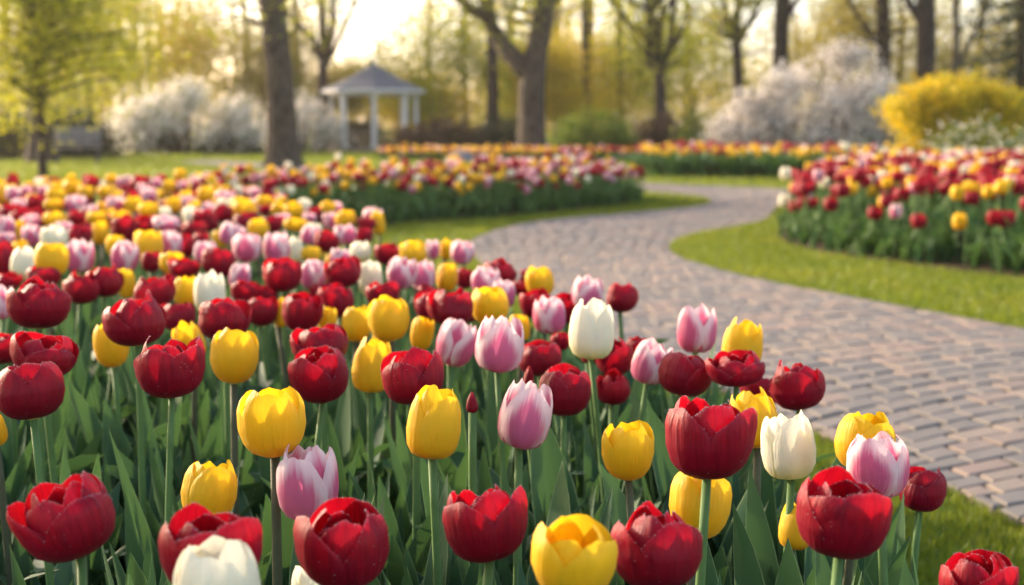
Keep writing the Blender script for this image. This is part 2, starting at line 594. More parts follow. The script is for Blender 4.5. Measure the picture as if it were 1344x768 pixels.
# a round octagonal outline: split every corner in two so that the stones are worn
verts = np.stack(rings, 1).reshape(nc, 16, 3)
fq = []
for k in range(3):
    for j in range(4):
        fq.append([k * 4 + j, k * 4 + (j + 1) % 4, (k + 1) * 4 + (j + 1) % 4, (k + 1) * 4 + j])
fq.append([12, 13, 14, 15])
fq = np.array(fq)
quads = (fq[None] + (np.arange(nc) * 16)[:, None, None]).reshape(-1, 4)
pv.add(verts.reshape(-1, 3), quads, rnd=np.repeat(rng.random(nc), 16))
k = len(pl)
base = np.concatenate([np.c_[pl, np.full(k, 0.011)], np.c_[pr, np.full(k, 0.011)]])
i = np.arange(k - 1)
pv.add(base, np.stack([i, i + k, i + k + 1, i + 1], 1), m=1)
structure('path', pv, [M['paver'], M['joint']], False)

NEAR_BED = smooth_poly([(0.52, 0.5), (0.53, 1.2), (0.52, 1.7), (0.47, 2.2), (0.36, 3.1), (0.03, 4.0), (-0.28, 4.8), (-0.70, 6.0), (-1.15, 7.5), (-1.6, 9.0), (-2.1, 9.6), (-3, 9.9), (-4.2, 9.6), (-7, 9.0), (-8, 6), (-6, 1), (-3, 0.4)], 6)
MID_BED = smooth_poly([(-1.9, 11.2), (-1.0, 12.1), (0.2, 13.5), (1.15, 15.0), (1.46, 15.9), (1.3, 16.7), (0.3, 16.3), (-1.0, 14.7), (-2.2, 13.0), (-2.9, 12.0), (-2.6, 11.1)], 6)
RIGHT_BED = smooth_poly([(2.0, 10.7), (2.02, 9.5), (2.42, 8.5), (2.8, 7.85), (3.6, 7.2), (6, 6.4), (9, 8), (9.4, 15), (8.6, 21.5), (6.6, 21.6), (4.6, 19.3), (3.3, 15.5), (2.5, 12.8)], 6)
BACK_BED = smooth_poly([(2.3, 23.8), (3.5, 23.2), (5.4, 23.0), (6.6, 24.5), (6.0, 28.0), (4.0, 29.0), (2.5, 27.0)], 5)
FAR_BED = smooth_poly([(-3.1, 34.6), (-1, 33.6), (1, 33.4), (3.1, 33.6), (3.4, 35.2), (1.5, 36.6), (-1, 36.8), (-3, 36.2)], 5)
BEDS = [NEAR_BED, MID_BED, RIGHT_BED, BACK_BED, FAR_BED]
sm = MB()
for poly in BEDS:
    k = len(poly)
    c = poly.mean(0)
    # a slightly mounded bed of soil with a rim that goes down into the lawn
    v = [np.c_[poly, np.full(k, -0.01)], np.c_[poly + (c - poly) * 0.03, np.full(k, 0.02)], np.c_[poly + (c - poly) * 0.12, np.full(k, 0.035)]]
    v = np.concatenate(v + [np.array([[c[0], c[1], 0.04]])])
    i = np.arange(k)
    j = (i + 1) % k
    sm.add(v, np.concatenate([np.stack([i, j, j + k, i + k], 1), np.stack([i + k, j + k, j + 2 * k, i + 2 * k], 1)]), np.stack([i + 2 * k, j + 2 * k, np.full(k, 3 * k)], 1))
structure('soil', sm, M['soil'])


# ------------------------------------------------------------------ grass blades
def scatter(poly_or_box, n, rng):
    x0, x1, y0, y1 = poly_or_box
    return rng.uniform(x0, x1, n), rng.uniform(y0, y1, n)


def blades(mb, x, y, h, w, rng):
    n = len(x)
    a = rng.uniform(0, 2 * PI, n)
    hh = h * rng.uniform(0.5, 1.25, n)
    ww = w * rng.uniform(0.7, 1.3, n)
    b = rng.uniform(0, 2 * PI, n)
    lean = hh * rng.uniform(0.1, 0.75, n)
    dx, dy = np.cos(a) * ww, np.sin(a) * ww
    lx, ly = np.cos(b) * lean, np.sin(b) * lean
    z0 = np.zeros(n)
    v = np.stack([np.stack([x - dx, y - dy, z0], 1), np.stack([x + dx, y + dy, z0], 1),
                  np.stack([x + dx * .7 + lx * .35, y + dy * .7 + ly * .35, hh * .6], 1), np.stack([x - dx * .7 + lx * .35, y - dy * .7 + ly * .35, hh * .6], 1),
                  np.stack([x + lx, y + ly, hh], 1)], 1)
    k = np.arange(n) * 5
    mb.add(v.reshape(-1, 3), np.stack([k, k + 1, k + 2, k + 3], 1), np.stack([k + 3, k + 2, k + 4], 1), rnd=np.repeat(np.clip(rng.normal(0.45, 0.25, n), 0, 1), 5))


def lawn_points(box, dens, rng):
    n = int((box[1] - box[0]) * (box[3] - box[2]) * dens)
    x, y = scatter(box, n, rng)
    keep = ~inside(PATH_POLY, x, y)
    for b in BEDS:
        keep &= ~inside(b, x, y)
    return x[keep], y[keep]


rng = np.random.default_rng(11)
gb = MB()
for box, dens, h, w in (((-0.2, 1.5, 1.0, 4.6), 14000, 0.030, 0.0016), ((-1.2, 0.6, 4.6, 10.0), 2500, 0.045, 0.003), ((0.9, 4.2, 6.0, 12.5), 4200, 0.042, 0.0026),
                        ((1.4, 4.2, 2.0, 6.0), 2500, 0.042, 0.003), ((4.2, 6.5, 3.5, 9.0), 1200, 0.042, 0.004), ((-2.6, 3.2, 9.4, 17), 2600, 0.042, 0.0035), ((-12, 11, 16, 36), 260, 0.06, 0.010), ((-14, -2.5, 10.5, 16), 300, 0.06, 0.010), ((-18, 16, 36, 46), 60, 0.09, 0.02)):
    x, y = lawn_points(box, dens, rng)
    blades(gb, x, y, h, w, rng)
tag(gb.build('grass', M['grass']), 'mown green lawn grass along the path edges and beyond the beds', 'grass', kind='stuff')

# ------------------------------------------------------------------ tulips: shapes
_PV = np.array([0, .06, .15, .3, .5, .75, .9, 1.0])
PROF = {
    # v, radius, height of the closed, the rounded, the open cup and the bud (bloom one unit wide)
    'closed': (_PV, np.array([.07, .25, .385, .47, .50, .47, .42, .36]), np.array([0, .015, .08, .22, .45, .74, .90, 1.0])),
    'cup': (_PV, np.array([.07, .20, .335, .445, .505, .485, .42, .32]), np.array([0, .018, .085, .23, .46, .75, .90, 1.0])),
    'open': (_PV, np.array([.07, .20, .325, .435, .500, .505, .47, .40]), np.array([0, .016, .075, .21, .45, .75, .90, 1.0])),
    'bud': (_PV, np.array([.10, .28, .40, .48, .47, .33, .20, .06]), np.array([0, .02, .08, .22, .45, .74, .90, 1.0])),
}


def petal_grid(rng, prof, whorl, nu, nv, jag, half=62.0, sharp=2.8, drop=0.34, ruffle=0.02, point=0.03, hvar=0.12):
    """one petal: a spoon-shaped sheet wrapped on the cup"""
    pv_, pr_, pz_ = PROF[prof]
    u = np.linspace(-1, 1, nu)[None, :]
    v = np.linspace(0, 1, nv)[:, None]
    hgt = rng.uniform(1.05 - hvar, 1.05) * (0.95, 1.0, 0.98)[whorl]
    top = 1 - drop * np.abs(u) ** sharp + point * np.exp(-(u / 0.18) ** 2)
    ph = rng.uniform(0, 6.28, 4)
    top = top + ruffle * (np.sin(u * 5 + ph[0]) + 0.6 * np.sin(u * 11 + ph[1]))
    if jag:
        top = top + rng.uniform(-jag, jag, (1, nu))
    ve = v * top
    r = np.interp(np.clip(ve, 0, 1), pv_, pr_)
    z = np.interp(np.clip(ve, 0, 1), pv_, pz_) + np.clip(ve - 1, 0, 1) * 1.0
    wid = np.interp(v, [0, .15, .4, .7, .88, 1], [.55, .70, .94, 1.0, .97, .86])
    ang = u * R(half) * wid
    opn = rng.normal(0.0, 0.2 * hvar) + (0.02 if whorl == 0 else -0.02) + (0.9 * hvar * 0.5 if rng.random() < 0.12 else 0)
    flare = rng.uniform(-0.06, 0.06) * (hvar / 0.2)
    r = r * (1.0 if whorl == 0 else 0.90 - 0.10 * ve ** 2 if whorl == 1 else 0.70 - 0.12 * ve ** 2) + opn * ve ** 2
    # spoon: the edges tuck in; a crease down the middle; soft waves along the rim
    r = r * (1 - 0.075 * u ** 2 * (0.4 + v)) - 0.016 * np.exp(-(u / 0.10) ** 2) * v * (1 if whorl == 0 else 0.5)
    r = r + flare * u ** 2 * v ** 3
    r = r + 0.020 * np.sin(u * 6 + ph[2]) * ve ** 3 * (ruffle / 0.02) + 0.02 * np.sin(u * 2.2 + ph[3]) * ve ** 2
    if jag:
        r = r + rng.uniform(-jag, jag, (1, nu)) * 0.5 * v ** 6
    z = z * hgt
    roll = rng.normal(0, R(4))
    P = np.stack([r * np.cos(ang + roll * v), r * np.sin(ang + roll * v), z], -1).reshape(-1, 3)
    uv = np.stack([np.broadcast_to((u + 1) / 2, (nv, nu)), np.broadcast_to(v, (nv, nu))], -1).reshape(-1, 2)
    ii = np.arange(nu * nv).reshape(nv, nu)
    q = np.stack([ii[:-1, :-1], ii[:-1, 1:], ii[1:, 1:], ii[1:, :-1]], -1).reshape(-1, 4)
    return P, q, uv


def spin(P, a):
    ca, sa = math.cos(a), math.sin(a)
    return P @ np.array([[ca, sa, 0], [-sa, ca, 0], [0, 0, 1]])


KIND = {
    'red': dict(profs=['cup', 'open', 'cup', 'open', 'cup', 'open'], jag=0.004, half=76, sharp=2.1, drop=0.44, ruffle=0.014, point=0.0, hvar=0.22, nu=31, nv=16),
    'yellow': dict(profs=['closed', 'cup', 'closed', 'cup'], jag=0.0, half=71, sharp=2.4, drop=0.30, ruffle=0.014, point=0.012, hvar=0.13, nu=19, nv=15),
    'pink': dict(profs=['closed', 'closed', 'cup', 'closed'], jag=0.008, half=66, sharp=2.3, drop=0.34, ruffle=0.020, point=0.025, hvar=0.14, nu=25, nv=16),
    'white': dict(profs=['closed', 'closed', 'closed'], jag=0.0, half=63, sharp=2.5, drop=0.28, ruffle=0.012, point=0.012, hvar=0.10, nu=19, nv=15),
}
ico_v = np.array([(0, 0, 1), (.894, 0, .447), (.276, .851, .447), (-.724, .526, .447), (-.724, -.526, .447), (.276, -.851, .447), (.724, .526, -.447), (-.276, .851, -.447), (-.894, 0, -.447), (-.276, -.851, -.447), (.724, -.526, -.447), (0, 0, -1)])
ico_f = np.array([(0, 1, 2), (0, 2, 3), (0, 3, 4), (0, 4, 5), (0, 5, 1), (1, 6, 2), (2, 7, 3), (3, 8, 4), (4, 9, 5), (5, 10, 1), (2, 6, 7), (3, 7, 8), (4, 8, 9), (5, 9, 10), (1, 10, 6), (6, 11, 7), (7, 11, 8), (8, 11, 9), (9, 11, 10), (10, 11, 6)])

# the heart of a bloom: receptacle, pistil and six stamens
hb = MB()
hb.tube([(0, 0, -0.01), (0, 0, 0.05), (0, 0, 0.2), (0, 0, 0.33), (0, 0, 0.36)], [0.09, 0.075, 0.05, 0.055, 0.07], 10)
for k in range(6):
    a = k * PI / 3
    d = np.array([math.cos(a), math.sin(a), 0])
    hb.tube([d * 0.05 + (0, 0, 0.02), d * 0.11 + (0, 0, 0.14), d * 0.14 + (0, 0, 0.22), d * 0.15 + (0, 0, 0.32)], [0.012, 0.012, 0.02, 0.012], 6)
HEART = hb.mesh('bloom', M['pistil'])

PROTO = {}
LOW = {}
for kind, K in KIND.items():
    PROTO[kind] = []
    LOW[kind] = []
    for vi, prof in enumerate(K['profs']):
        rng = np.random.default_rng(100 * vi + len(kind) * 7 + 3)
        whole, petals, surf = MB(), [], []
        whole.tube([(0, 0, -0.01), (0, 0, 0.05), (0, 0, 0.2)], [0.09, 0.08, 0.05], 8, m=1)
        for i in range(9 if kind == 'red' else 6):
            whorl = i % 2 if i < 6 else 2
            P, q, uv = petal_grid(rng, prof, whorl, K['nu'], K['nv'], K['jag'], K['half'] - 4 * whorl, K['sharp'], K['drop'], K['ruffle'], K['point'], K['hvar'])
            P = spin(P, i * PI / 3 * (1 if i < 6 else 2) + (0.45 if i >= 6 else 0) + rng.normal(0, 0.06))
            pm = MB()
            pm.add(P, q, uv=uv)
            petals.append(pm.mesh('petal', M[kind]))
            whole.add(P, q, uv=uv)
            g = P.reshape(K['nv'], K['nu'], 3)
            surf.append(g)
        dew = None
        if kind in ('red', 'pink'):
            dm = MB()
            for g in surf:
                nv_, nu_ = g.shape[:2]
                for _ in range(54 if kind == 'red' else 12):
                    if rng.random() < 0.78:
                        a, b = nv_ - 1, rng.integers(0, nu_)
                    else:
                        a, b = rng.integers(4, nv_), rng.integers(1, nu_ - 1)
                    p = g[a, b] + rng.normal(0, 0.004, 3)
                    out = np.array([p[0], p[1], 0]) / (np.hypot(p[0], p[1]) + 1e-6)
                    s = rng.uniform(0.0022, 0.0062) * (1.0 if kind == 'red' else 0.8)
                    dm.add(ico_v * s * np.array([1, 1, 1]) + p + out * s * 0.5, tris=ico_f)
            dew = dm.mesh('dew_drops', M['dew'])
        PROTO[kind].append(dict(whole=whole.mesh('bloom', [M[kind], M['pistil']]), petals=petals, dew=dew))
        lp, lq, lu, n = [], [], [], 0
        rng = np.random.default_rng(100 * vi + 5)
        for i in range(6):
            P, q, uv = petal_grid(rng, prof, i % 2, 5, 6, 0.0, K['half'], K['sharp'], K['drop'], 0.0, K['point'])
            lp.append(spin(P, i * PI / 3))
            lq.append(q + n)
            lu.append(uv)
            n += len(P)
        LOW[kind].append((np.concatenate(lp), np.concatenate(lq), np.concatenate(lu)))


rng = np.random.default_rng(8)
bud = MB()
bud.tube([(0, 0, -0.01), (0, 0, 0.05), (0, 0, 0.2)], [0.11, 0.10, 0.05], 8, m=1)
for i in range(6):
    P, q, uv = petal_grid(rng, 'bud', i % 2, 13, 14, 0.0, 64, 3.0, 0.12, 0.004, 0.02)
    bud.add(spin(P, i * PI / 3), q, uv=uv)
BUD = bud.mesh('bloom', [M['red'], M['pistil']])


def leaf_grid(rng, L, W, bend, fold, twist, nu, nv, wave=0.0):
    """a long tulip leaf: channelled blade rising from the ground and bending outwards (along +x)"""
    t = np.linspace(0, 1, nv)
    th = R(8) + bend * t ** 1.6
    ds = L / (nv - 1)
    x = np.concatenate([[0], np.cumsum(np.sin(th[:-1]) * ds)])
    z = np.concatenate([[0], np.cumsum(np.cos(th[:-1]) * ds)])
    w = W * np.interp(t, [0, .1, .25, .42, .6, .78, .9, .97, 1], [.50, .66, .90, 1.0, .92, .66, .36, .12, .01])
    u = np.linspace(-1, 1, nu)
    P = np.zeros((nv, nu, 3))
    ph = rng.uniform(0, 6.28)
    for i in range(nv):
        tan = np.array([math.sin(th[i]), 0, math.cos(th[i])])
        nrm = np.array([-math.cos(th[i]), 0, math.sin(th[i])])     # towards the plant
        side = np.array([0, 1.0, 0])
        a = twist * t[i] ** 1.3
        s2 = side * math.cos(a) + nrm * math.sin(a)
        n2 = nrm * math.cos(a) - side * math.sin(a)
        f = fold * (1 - 0.55 * t[i])
        P[i] = np.array([x[i], 0, z[i]]) + np.outer(u * w[i] * math.cos(f * 0.8), s2) + np.outer(np.abs(u) ** 1.5 * w[i] * math.sin(f), n2)
        P[i] += np.outer(wave * np.sin(t[i] * 9 + ph + u * 0.8) * np.abs(u) * w[i], n2)
    uv = np.stack(np.meshgrid((u + 1) / 2, t), -1)
    ii = np.arange(nu * nv).reshape(nv, nu)
    q = np.stack([ii[:-1, :-1], ii[:-1, 1:], ii[1:, 1:], ii[1:, :-1]], -1).reshape(-1, 4)
    return P.reshape(-1, 3), q, uv.reshape(-1, 2)


rng = np.random.default_rng(21)
LEAVES, LEAF_LOW = [], []
for i in range(12):
    L = rng.uniform(0.34, 0.48)
    args = (L, rng.uniform(0.025, 0.039), rng.uniform(R(4), R(50)) if i % 6 else rng.uniform(R(60), R(95)), rng.uniform(R(18), R(48)), rng.normal(0, R(42)))
    P, q, uv = leaf_grid(rng, *args, 7, 18, 0.22)
    mb = MB()
    mb.add(P, q, uv=uv)
    LEAVES.append(mb.mesh('leaf', M['leaf']))
    LEAF_LOW.append(leaf_grid(rng, *args, 5, 11, 0.2))
STEMS = []
for ox in (0.0, 0.018, 0.035, 0.055):
    for mname in ('stem', 'stem_dark'):
        z = np.linspace(0, 1, 9)
        mb = MB()
        mb.tube(np.stack([ox * z ** 2, 0 * z, z], 1), np.linspace(0.0052, 0.0040, 9), 8)
        STEMS.append((ox, mname, mb.mesh('stem', M[mname])))

# ------------------------------------------------------------------ tulips: where they stand (photo pixel of the bloom's middle, its width, colour, form, height over width, label)
Rd, Ye, Pi, Wh = 'red', 'yellow', 'pink', 'white'
FRONT = [
    (105, 679, 122, Rd, 'open', .82, 'broad dark red tulip with dewy rim, low in the corner of the near bed'),
    (280, 722, 132, Rd, 'open', .80, 'wide red tulip half hidden behind the foremost cream tulip'),
    (286, 768, 118, Wh, 'closed', .98, 'foremost cream tulip, cut by the picture edge, in front of a wide red one'),
    (452, 710, 118, Rd, 'cup', .94, 'large dewy red tulip below the pink and white one, hiding a cream bloom'),
    (425, 775, 78, Wh, 'closed', 1.0, 'cream tulip almost hidden under a large dewy red tulip'),
    (644, 688, 108, Rd, 'open', .88, 'open red tulip with a leaf tip rising in front of it'),
    (751, 728, 108, Ye, 'cup', .92, 'largest yellow tulip, beside a dark red one at the very front'),
    (865, 720, 116, Rd, 'cup', .95, 'dark red tulip in front of a yellow one and right of the largest yellow'),
    (929, 576, 112, Rd, 'open', .92, 'tall dark red tulip on a long bare stem above a yellow bloom'),
    (915, 665, 78, Ye, 'cup', 1.1, 'yellow tulip behind the long bare stem of a tall red one'),
    (1041, 690, 46, Ye, 'closed', 1.4, 'narrow yellow tulip tucked behind the outermost big dark red one'),
    (1103, 676, 122, Rd, 'open', .86, 'big dark maroon tulip spread open below a pink and white one'),
    (1155, 613, 82, Pi, 'cup', 1.05, 'pink tulip with white frilled edges nearest to the path'),
    (1208, 640, 62, Rd, 'cup', 1.0, 'dark red tulip peeping out behind the pink one nearest the path'),
    (1285, 768, 95, Rd, 'open', .85, 'lone dark red tulip standing over the grass at the lower corner'),
    (1040, 586, 73, Wh, 'closed', 1.18, 'cream white tulip between a tall red one and a yellow one near the path'),
    (1130, 580, 78, Ye, 'cup', 1.0, 'yellow tulip leaning behind the pink one nearest the path'),
    (995, 550, 66, Ye, 'closed', 1.15, 'yellow tulip just above and behind a cream one near the path'),
    (1051, 505, 70, Rd, 'cup', .94, 'rounded red tulip standing out against the paving, above the cream one'),
    (1000, 512, 58, Rd, 'open', .6, 'ragged low red tulip between a yellow bloom and a rounded red one'),
    (971, 454, 55, Ye, 'closed', 1.26, 'tall upright yellow tulip alone against the paving, a red one behind it'),
    (968, 484, 74, Rd, 'open', .55, 'red tulip half hidden behind a tall upright yellow one'),
    (913, 433, 53, Pi, 'closed', 1.14, 'pink tulip highest against the paving, left of a tall yellow one'),
    (892, 490, 70, Rd, 'cup', .84, 'round red tulip with one petal sticking out, below the highest pink one'),
    (850, 474, 53, Pi, 'closed', 1.05, 'pink and white tulip overlapping the left side of a round red one'),
    (813, 465, 50, Rd, 'cup', 1.0, 'red tulip just right of and below the tall cream one'),
    (803, 508, 46, Rd, 'cup', .95, 'small red tulip crossed by a long slanting leaf'),
    (825, 592, 67, Ye, 'cup', 1.12, 'yellow cup tulip alone over dark leaves, left of the tall red one'),
    (740, 512, 70, Rd, 'cup', .93, 'red tulip just right of the frilled pink and white one'),
    (681, 545, 71, Pi, 'closed', 1.22, 'pink tulip with frilled white tip at the middle of the front'),
    (566, 555, 73, Ye, 'closed', 1.3, 'tall egg shaped yellow tulip on a dark stem below an open red one'),
    (547, 494, 83, Rd, 'open', .85, 'open red tulip right above a tall egg shaped yellow one'),
    (620, 528, 17, Rd, 'bud', 1.7, 'tiny closed red tulip bud among leaves right of a tall yellow one'),
    (693, 494, 15, Rd, 'bud', 2.0, 'slim red tulip bud beside a red bloom and a frilled pink one'),
    (360, 554, 88, Ye, 'cup', 1.02, 'large yellow tulip above the pink and white one with a broad flame'),
    (404, 632, 82, Pi, 'closed', 1.2, 'pink tulip with white rim and a broad flame, above a large dewy red one'),
    (269, 645, 75, Ye, 'cup', 1.08, 'yellow tulip alone in the leaves above a wide red one'),
    (424, 490, 76, Rd, 'cup', .96, 'red tulip with upright petals, stacked in front of another red one'),
    (425, 452, 72, Rd, 'cup', .75, 'red tulip directly behind another red one with upright petals'),
    (485, 480, 54, Ye, 'closed', 1.3, 'yellow tulip squeezed between two red ones near the middle'),
    (225, 482, 90, Rd, 'open', .86, 'broad purple red tulip on a pale stem left of a rounded yellow one'),
    (306, 468, 62, Ye, 'cup', 1.15, 'rounded yellow tulip overlapping a broad red one on its left'),
    (180, 419, 80, Rd, 'cup', .86, 'tall dark red tulip raised above a yellow one at the left'),
    (42, 512, 90, Rd, 'cup', .86, 'dark red tulip rimmed with dew at the left edge of the picture'),
    (54, 465, 84, Rd, 'open', .62, 'red tulip with an outward curled petal, behind the dewy one at the left edge'),
    (14, 455, 62, Rd, 'cup', .7, 'red tulip cut by the left picture edge, behind two others'),
    (148, 452, 46, Ye, 'cup', 1.3, 'yellow tulip partly hidden under the tall dark red one'),
    (-3, 560, 32, Ye, 'closed', 1.5, 'sliver of a yellow tulip cut by the left picture edge'),
    (50, 398, 78, Rd, 'cup', .86, 'big dark red tulip above the leaves at the left, lit through on top'),
    (775, 433, 62, Wh, 'closed', 1.24, 'tallest cream tulip against the paving, between pink and red ones'),
]
MORE = """590 449 52 p 1.2;652 452 66 p 1.07;646 399 52 y .95;590 402 60 r .85;612 404 44 r .9;565 400 46 r .9;722 414 44 p 1.05;713 369 38 y 1.08;768 384 42 p .95;816 390 42 r .95;
710 470 58 r .78;683 430 28 y 1.3;706 398 44 r .85;742 405 40 r .9;637 368 40 p .85;660 386 32 p 1.1;653 357 44 r .8;686 377 30 r .8;487 365 33 w 1.35;524 357 40 p 1.05;
557 361 33 p 1.2;586 363 28 y 1.35;608 366 24 r 1.1;505 386 44 r .75;545 330 36 y .85;568 327 20 p 1.3;586 327 18 y 1.5;606 331 31 p 1.05;508 333 34 r .8;473 330 29 w .9;
528 330 24 r .8;275 384 42 w 1.3;295 417 68 r .82;254 446 42 y 1.2;30 346 38 w 1.1;64 341 44 y 1.05;104 336 38 p 1.1;161 337 36 p 1.2;8 342 36 r 1.3;136 368 48 r .9;105 378 46 r .9;
56 363 44 r .7;12 368 34 r .7;166 372 24 y 1.6;205 382 54 r .8;197 343 26 r 1.1;226 344 34 y .85;240 352 40 r .6;243 382 34 y 1.2;235 415 46 r .85;313 362 30 p 1.2;322 384 42 r .7;
344 408 40 r 1.0;395 408 52 r 1.0;370 361 50 r .85;409 360 34 p 1.15;453 358 48 r .8;446 394 46 r .95;427 419 26 y 1.4;368 410 18 y 2.2;466 425 40 y 1.2;514 418 54 y 1.1;550 438 30 y 1.5;
284 344 44 r .9;270 331 32 p .9;325 325 38 p 1.0;364 324 36 p 1.2;388 327 20 w 1.6;407 333 27 y .75;440 362 22 r 1.1;445 338 27 p .9;432 341 16 y 1.3;427 317 33 r .85;405 308 27 p .95;
454 308 31 p .85;480 308 25 r .95;299 306 30 p .95;340 298 28 y .85;358 295 27 r .8;316 292 25 r .9;276 292 22 r 1.1;254 302 32 r .8;218 293 36 p .55;251 282 24 w .9;268 282 20 p .7;
163 300 34 r 1.0;190 295 28 r .8;223 318 33 p .95;196 321 38 y 1.1;108 307 34 r .85;72 311 36 w .8;84 299 22 p .8;42 309 25 p 1.1;42 290 27 p .6;8 298 24 p 1.2;24 301 16 y 1.5;8 313 22 p .8;
72 287 32 y .6;134 305 24 y 1.3;128 286 27 y .7;160 284 30 y .5;177 268 26 y .85;196 275 28 y .7;150 267 27 p .75;132 272 17 y 1.0;101 268 27 p .95;101 288 24 r .9;70 268 26 y .6;70 255 27 y .7;
96 246 26 y .8;113 251 20 y .8;45 267 26 r .9;12 253 28 y .9;13 277 30 r .5;45 279 22 r .5;34 251 17 p .9;56 251 17 p 1.0;50 241 16 r .7;146 235 15 y .9;185 240 28 r .6;204 240 17 p .8;137 251 19 y .8;
196 256 21 p .9;221 243 18 y .8;228 268 22 y .95;246 265 20 p .8;215 270 18 r 1.0;236 229 18 y .8;295 257 27 p .5;292 271 20 w 1.2;268 254 22 y .9;322 275 34 y .8;346 264 25 y .7;349 275 17 r .9;
334 252 17 p .8;368 260 12 p .8;366 274 20 y .8;387 274 26 y .7;370 286 25 p .5;388 294 34 y .5;406 285 18 p .6;413 279 22 r .8;430 273 21 y .9;434 289 19 p 1.2;456 287 27 y .9;488 282 26 p .7;
481 294 24 r .7;499 292 18 y 1.8;412 300 20 w .7;315 308 20 p 1.0;150 322 24 y 1.2;27 322 22 y .5;245 322 26 r 1.2;262 317 20 r 1.2;240 243 15 p .8;205 291 20 r .8;120 296 18 r .9;60 322 18 r .8;
0 397 34 p 1.3;222 372 30 r .8;424 384 36 r .7;348 386 30 r .8;500 446 24 y 1.2;776 468 26 r .7;735 448 26 r .9;838 452 30 r .8;560 385 30 r .7;690 360 16 r .8"""
CODE = dict(r=Rd, y=Ye, p=Pi, w=Wh)
for it in MORE.replace('\n', '').split(';'):
    a = it.split()
    FRONT.append((float(a[0]), float(a[1]), float(a[2]), CODE[a[3]], None, float(a[4]), None))

BLOOM_W = {Rd: 0.074, Ye: 0.061, Pi: 0.062, Wh: 0.062}
rng = np.random.default_rng(5)
plants = []        # every individual tulip: bloom centre, width, aspect, colour, form, label, bed
for (px, py, w, colr, form, asp, lab) in FRONT:
    w0 = 0.017 if form == 'bud' else BLOOM_W[colr]
    dw = w0 * FPX / w
    dy = (CAM_H - 0.505) / max(0.02, -ray(px, py)[2])
    kw = 0.62 if w > 55 else 0.35 if w > 38 else 0.12
    if form == 'bud':
        kw = 0.0
    d = dw ** kw * dy ** (1 - kw)
    d = np.clip(d, 0.80, 12.0)
    p = at(px, py, d)
    if p[2] < 0.32 or p[2] > 0.62:
        zt = np.clip(p[2], 0.32, 0.62)
        d = (CAM_H - zt) / -ray(px, py)[2]
        p = at(px, py, d)
    plants.append(dict(px=px, py=py, w=w, width=w * d / FPX, asp=asp, c=colr, form=form, label=lab, p=p, bed='near', d=d))

def spread_points(poly, dens, rng, ymax=None, edge=0.05, taken=None, sep=0.0):
    lo, hi = poly.min(0), poly.max(0)
    n = int(np.prod(hi - lo) * dens)
    x, y = rng.uniform(lo[0], hi[0], n), rng.uniform(lo[1], hi[1], n)
    keep = inside(poly, x, y)
    x, y = x[keep], y[keep]
    e = np.min(np.hypot(poly[:, 0][None] - x[:, None], poly[:, 1][None] - y[:, None]), axis=1)
    k = (e > edge) & (np.abs(x) < y * 0.42 + 0.9) & (y > 0.5)
    x, y, e = x[k], y[k], e[k]
    if taken is not None and len(x):
        tk = np.asarray(taken)
        m = np.min(np.hypot(tk[:, 0][None] - x[:, None], tk[:, 1][None] - y[:, None]), axis=1) > sep
        x, y, e = x[m], y[m], e[m]
    return x, y, e


# the nearest tulips of the bed across the path, and the far rows of the near bed: those that show largest become things of their own
rr = np.random.default_rng(31)
cand = []
tries = 0
while len(cand) < 88 and tries < 9000:
    tries += 1
    x, y = rr.uniform(1.8, 4.4), rr.uniform(7.3, 13.2)
    if not inside(RIGHT_BED, np.array([x]), np.array([y]))[0]:
        continue
    px, py, d = project((x, y, 0.42))
    if px > 1375 or px < 1000:
        continue
    # distance to the front edge decides how tall they stand
    e = np.min(np.hypot(RIGHT_BED[:, 0] - x, RIGHT_BED[:, 1] - y))
    if e < 0.10 or any(math.hypot(x - c[0], y - c[1]) < 0.125 for c in cand):
        continue
    if y > 8.2 + (x - 1.8) * 0.1 + 2.6 and rr.random() < 0.6:
        continue
    cand.append((x, y, e))
pool = []
for x, y, e in cand:
    colr = str(rr.choice([Rd, Ye, Pi, Wh], p=[.64, .21, .07, .08]))
    z = 0.28 + min(e, 0.7) * 0.24 + rr.normal(0, 0.045)
    pool.append(('right', x, y, z, colr, BLOOM_W[colr] * rr.uniform(1.2, 1.45)))
xs_, ys_, es_ = spread_points(NEAR_BED, 46, rr, taken=[(a['p'][0], a['p'][1]) for a in plants], sep=0.10, edge=0.08)
k = (ys_ > 5.0) & (rr.random(len(xs_)) < np.clip((ys_ - 4.0) / 3.0, 0, 1))
for x, y in zip(xs_[k], ys_[k]):
    colr = str(rr.choice([Rd, Ye, Pi, Wh], p=[.48, .32, .14, .06]))
    pool.append(('near', x, y, 0.47 + rr.normal(0, 0.03), colr, BLOOM_W[colr] * rr.uniform(0.95, 1.12)))
REST = {'near': [], 'right': []}
scored = []
for q in pool:
    px, py, d = project(q[1:4])
    if -6 < px < 1350:
        scored.append((q[5] * FPX / d, px, py, d, q))
    else:
        REST[q[0]].append(q)
scored.sort(key=lambda a: -a[0])
n_left = 300 - len(plants)
for (w, px, py, d, q) in scored[:n_left]:
    plants.append(dict(px=px, py=py, w=w, width=q[5], asp={Rd: .9, Ye: 1.1, Pi: 1.1, Wh: 1.12}[q[4]] * rr.uniform(.9, 1.1), c=q[4], form=None, label=None, p=np.array(q[1:4]), bed=q[0], d=d))
for a in scored[n_left:]:
    REST[a[4][0]].append(a[4])
# print('TULIPS', len(FRONT), len(plants), 'smallest', scored[n_left - 1][0], 'rest', {k: len(v) for k, v in REST.items()}, sum(p['bed'] == 'right' for p in plants))

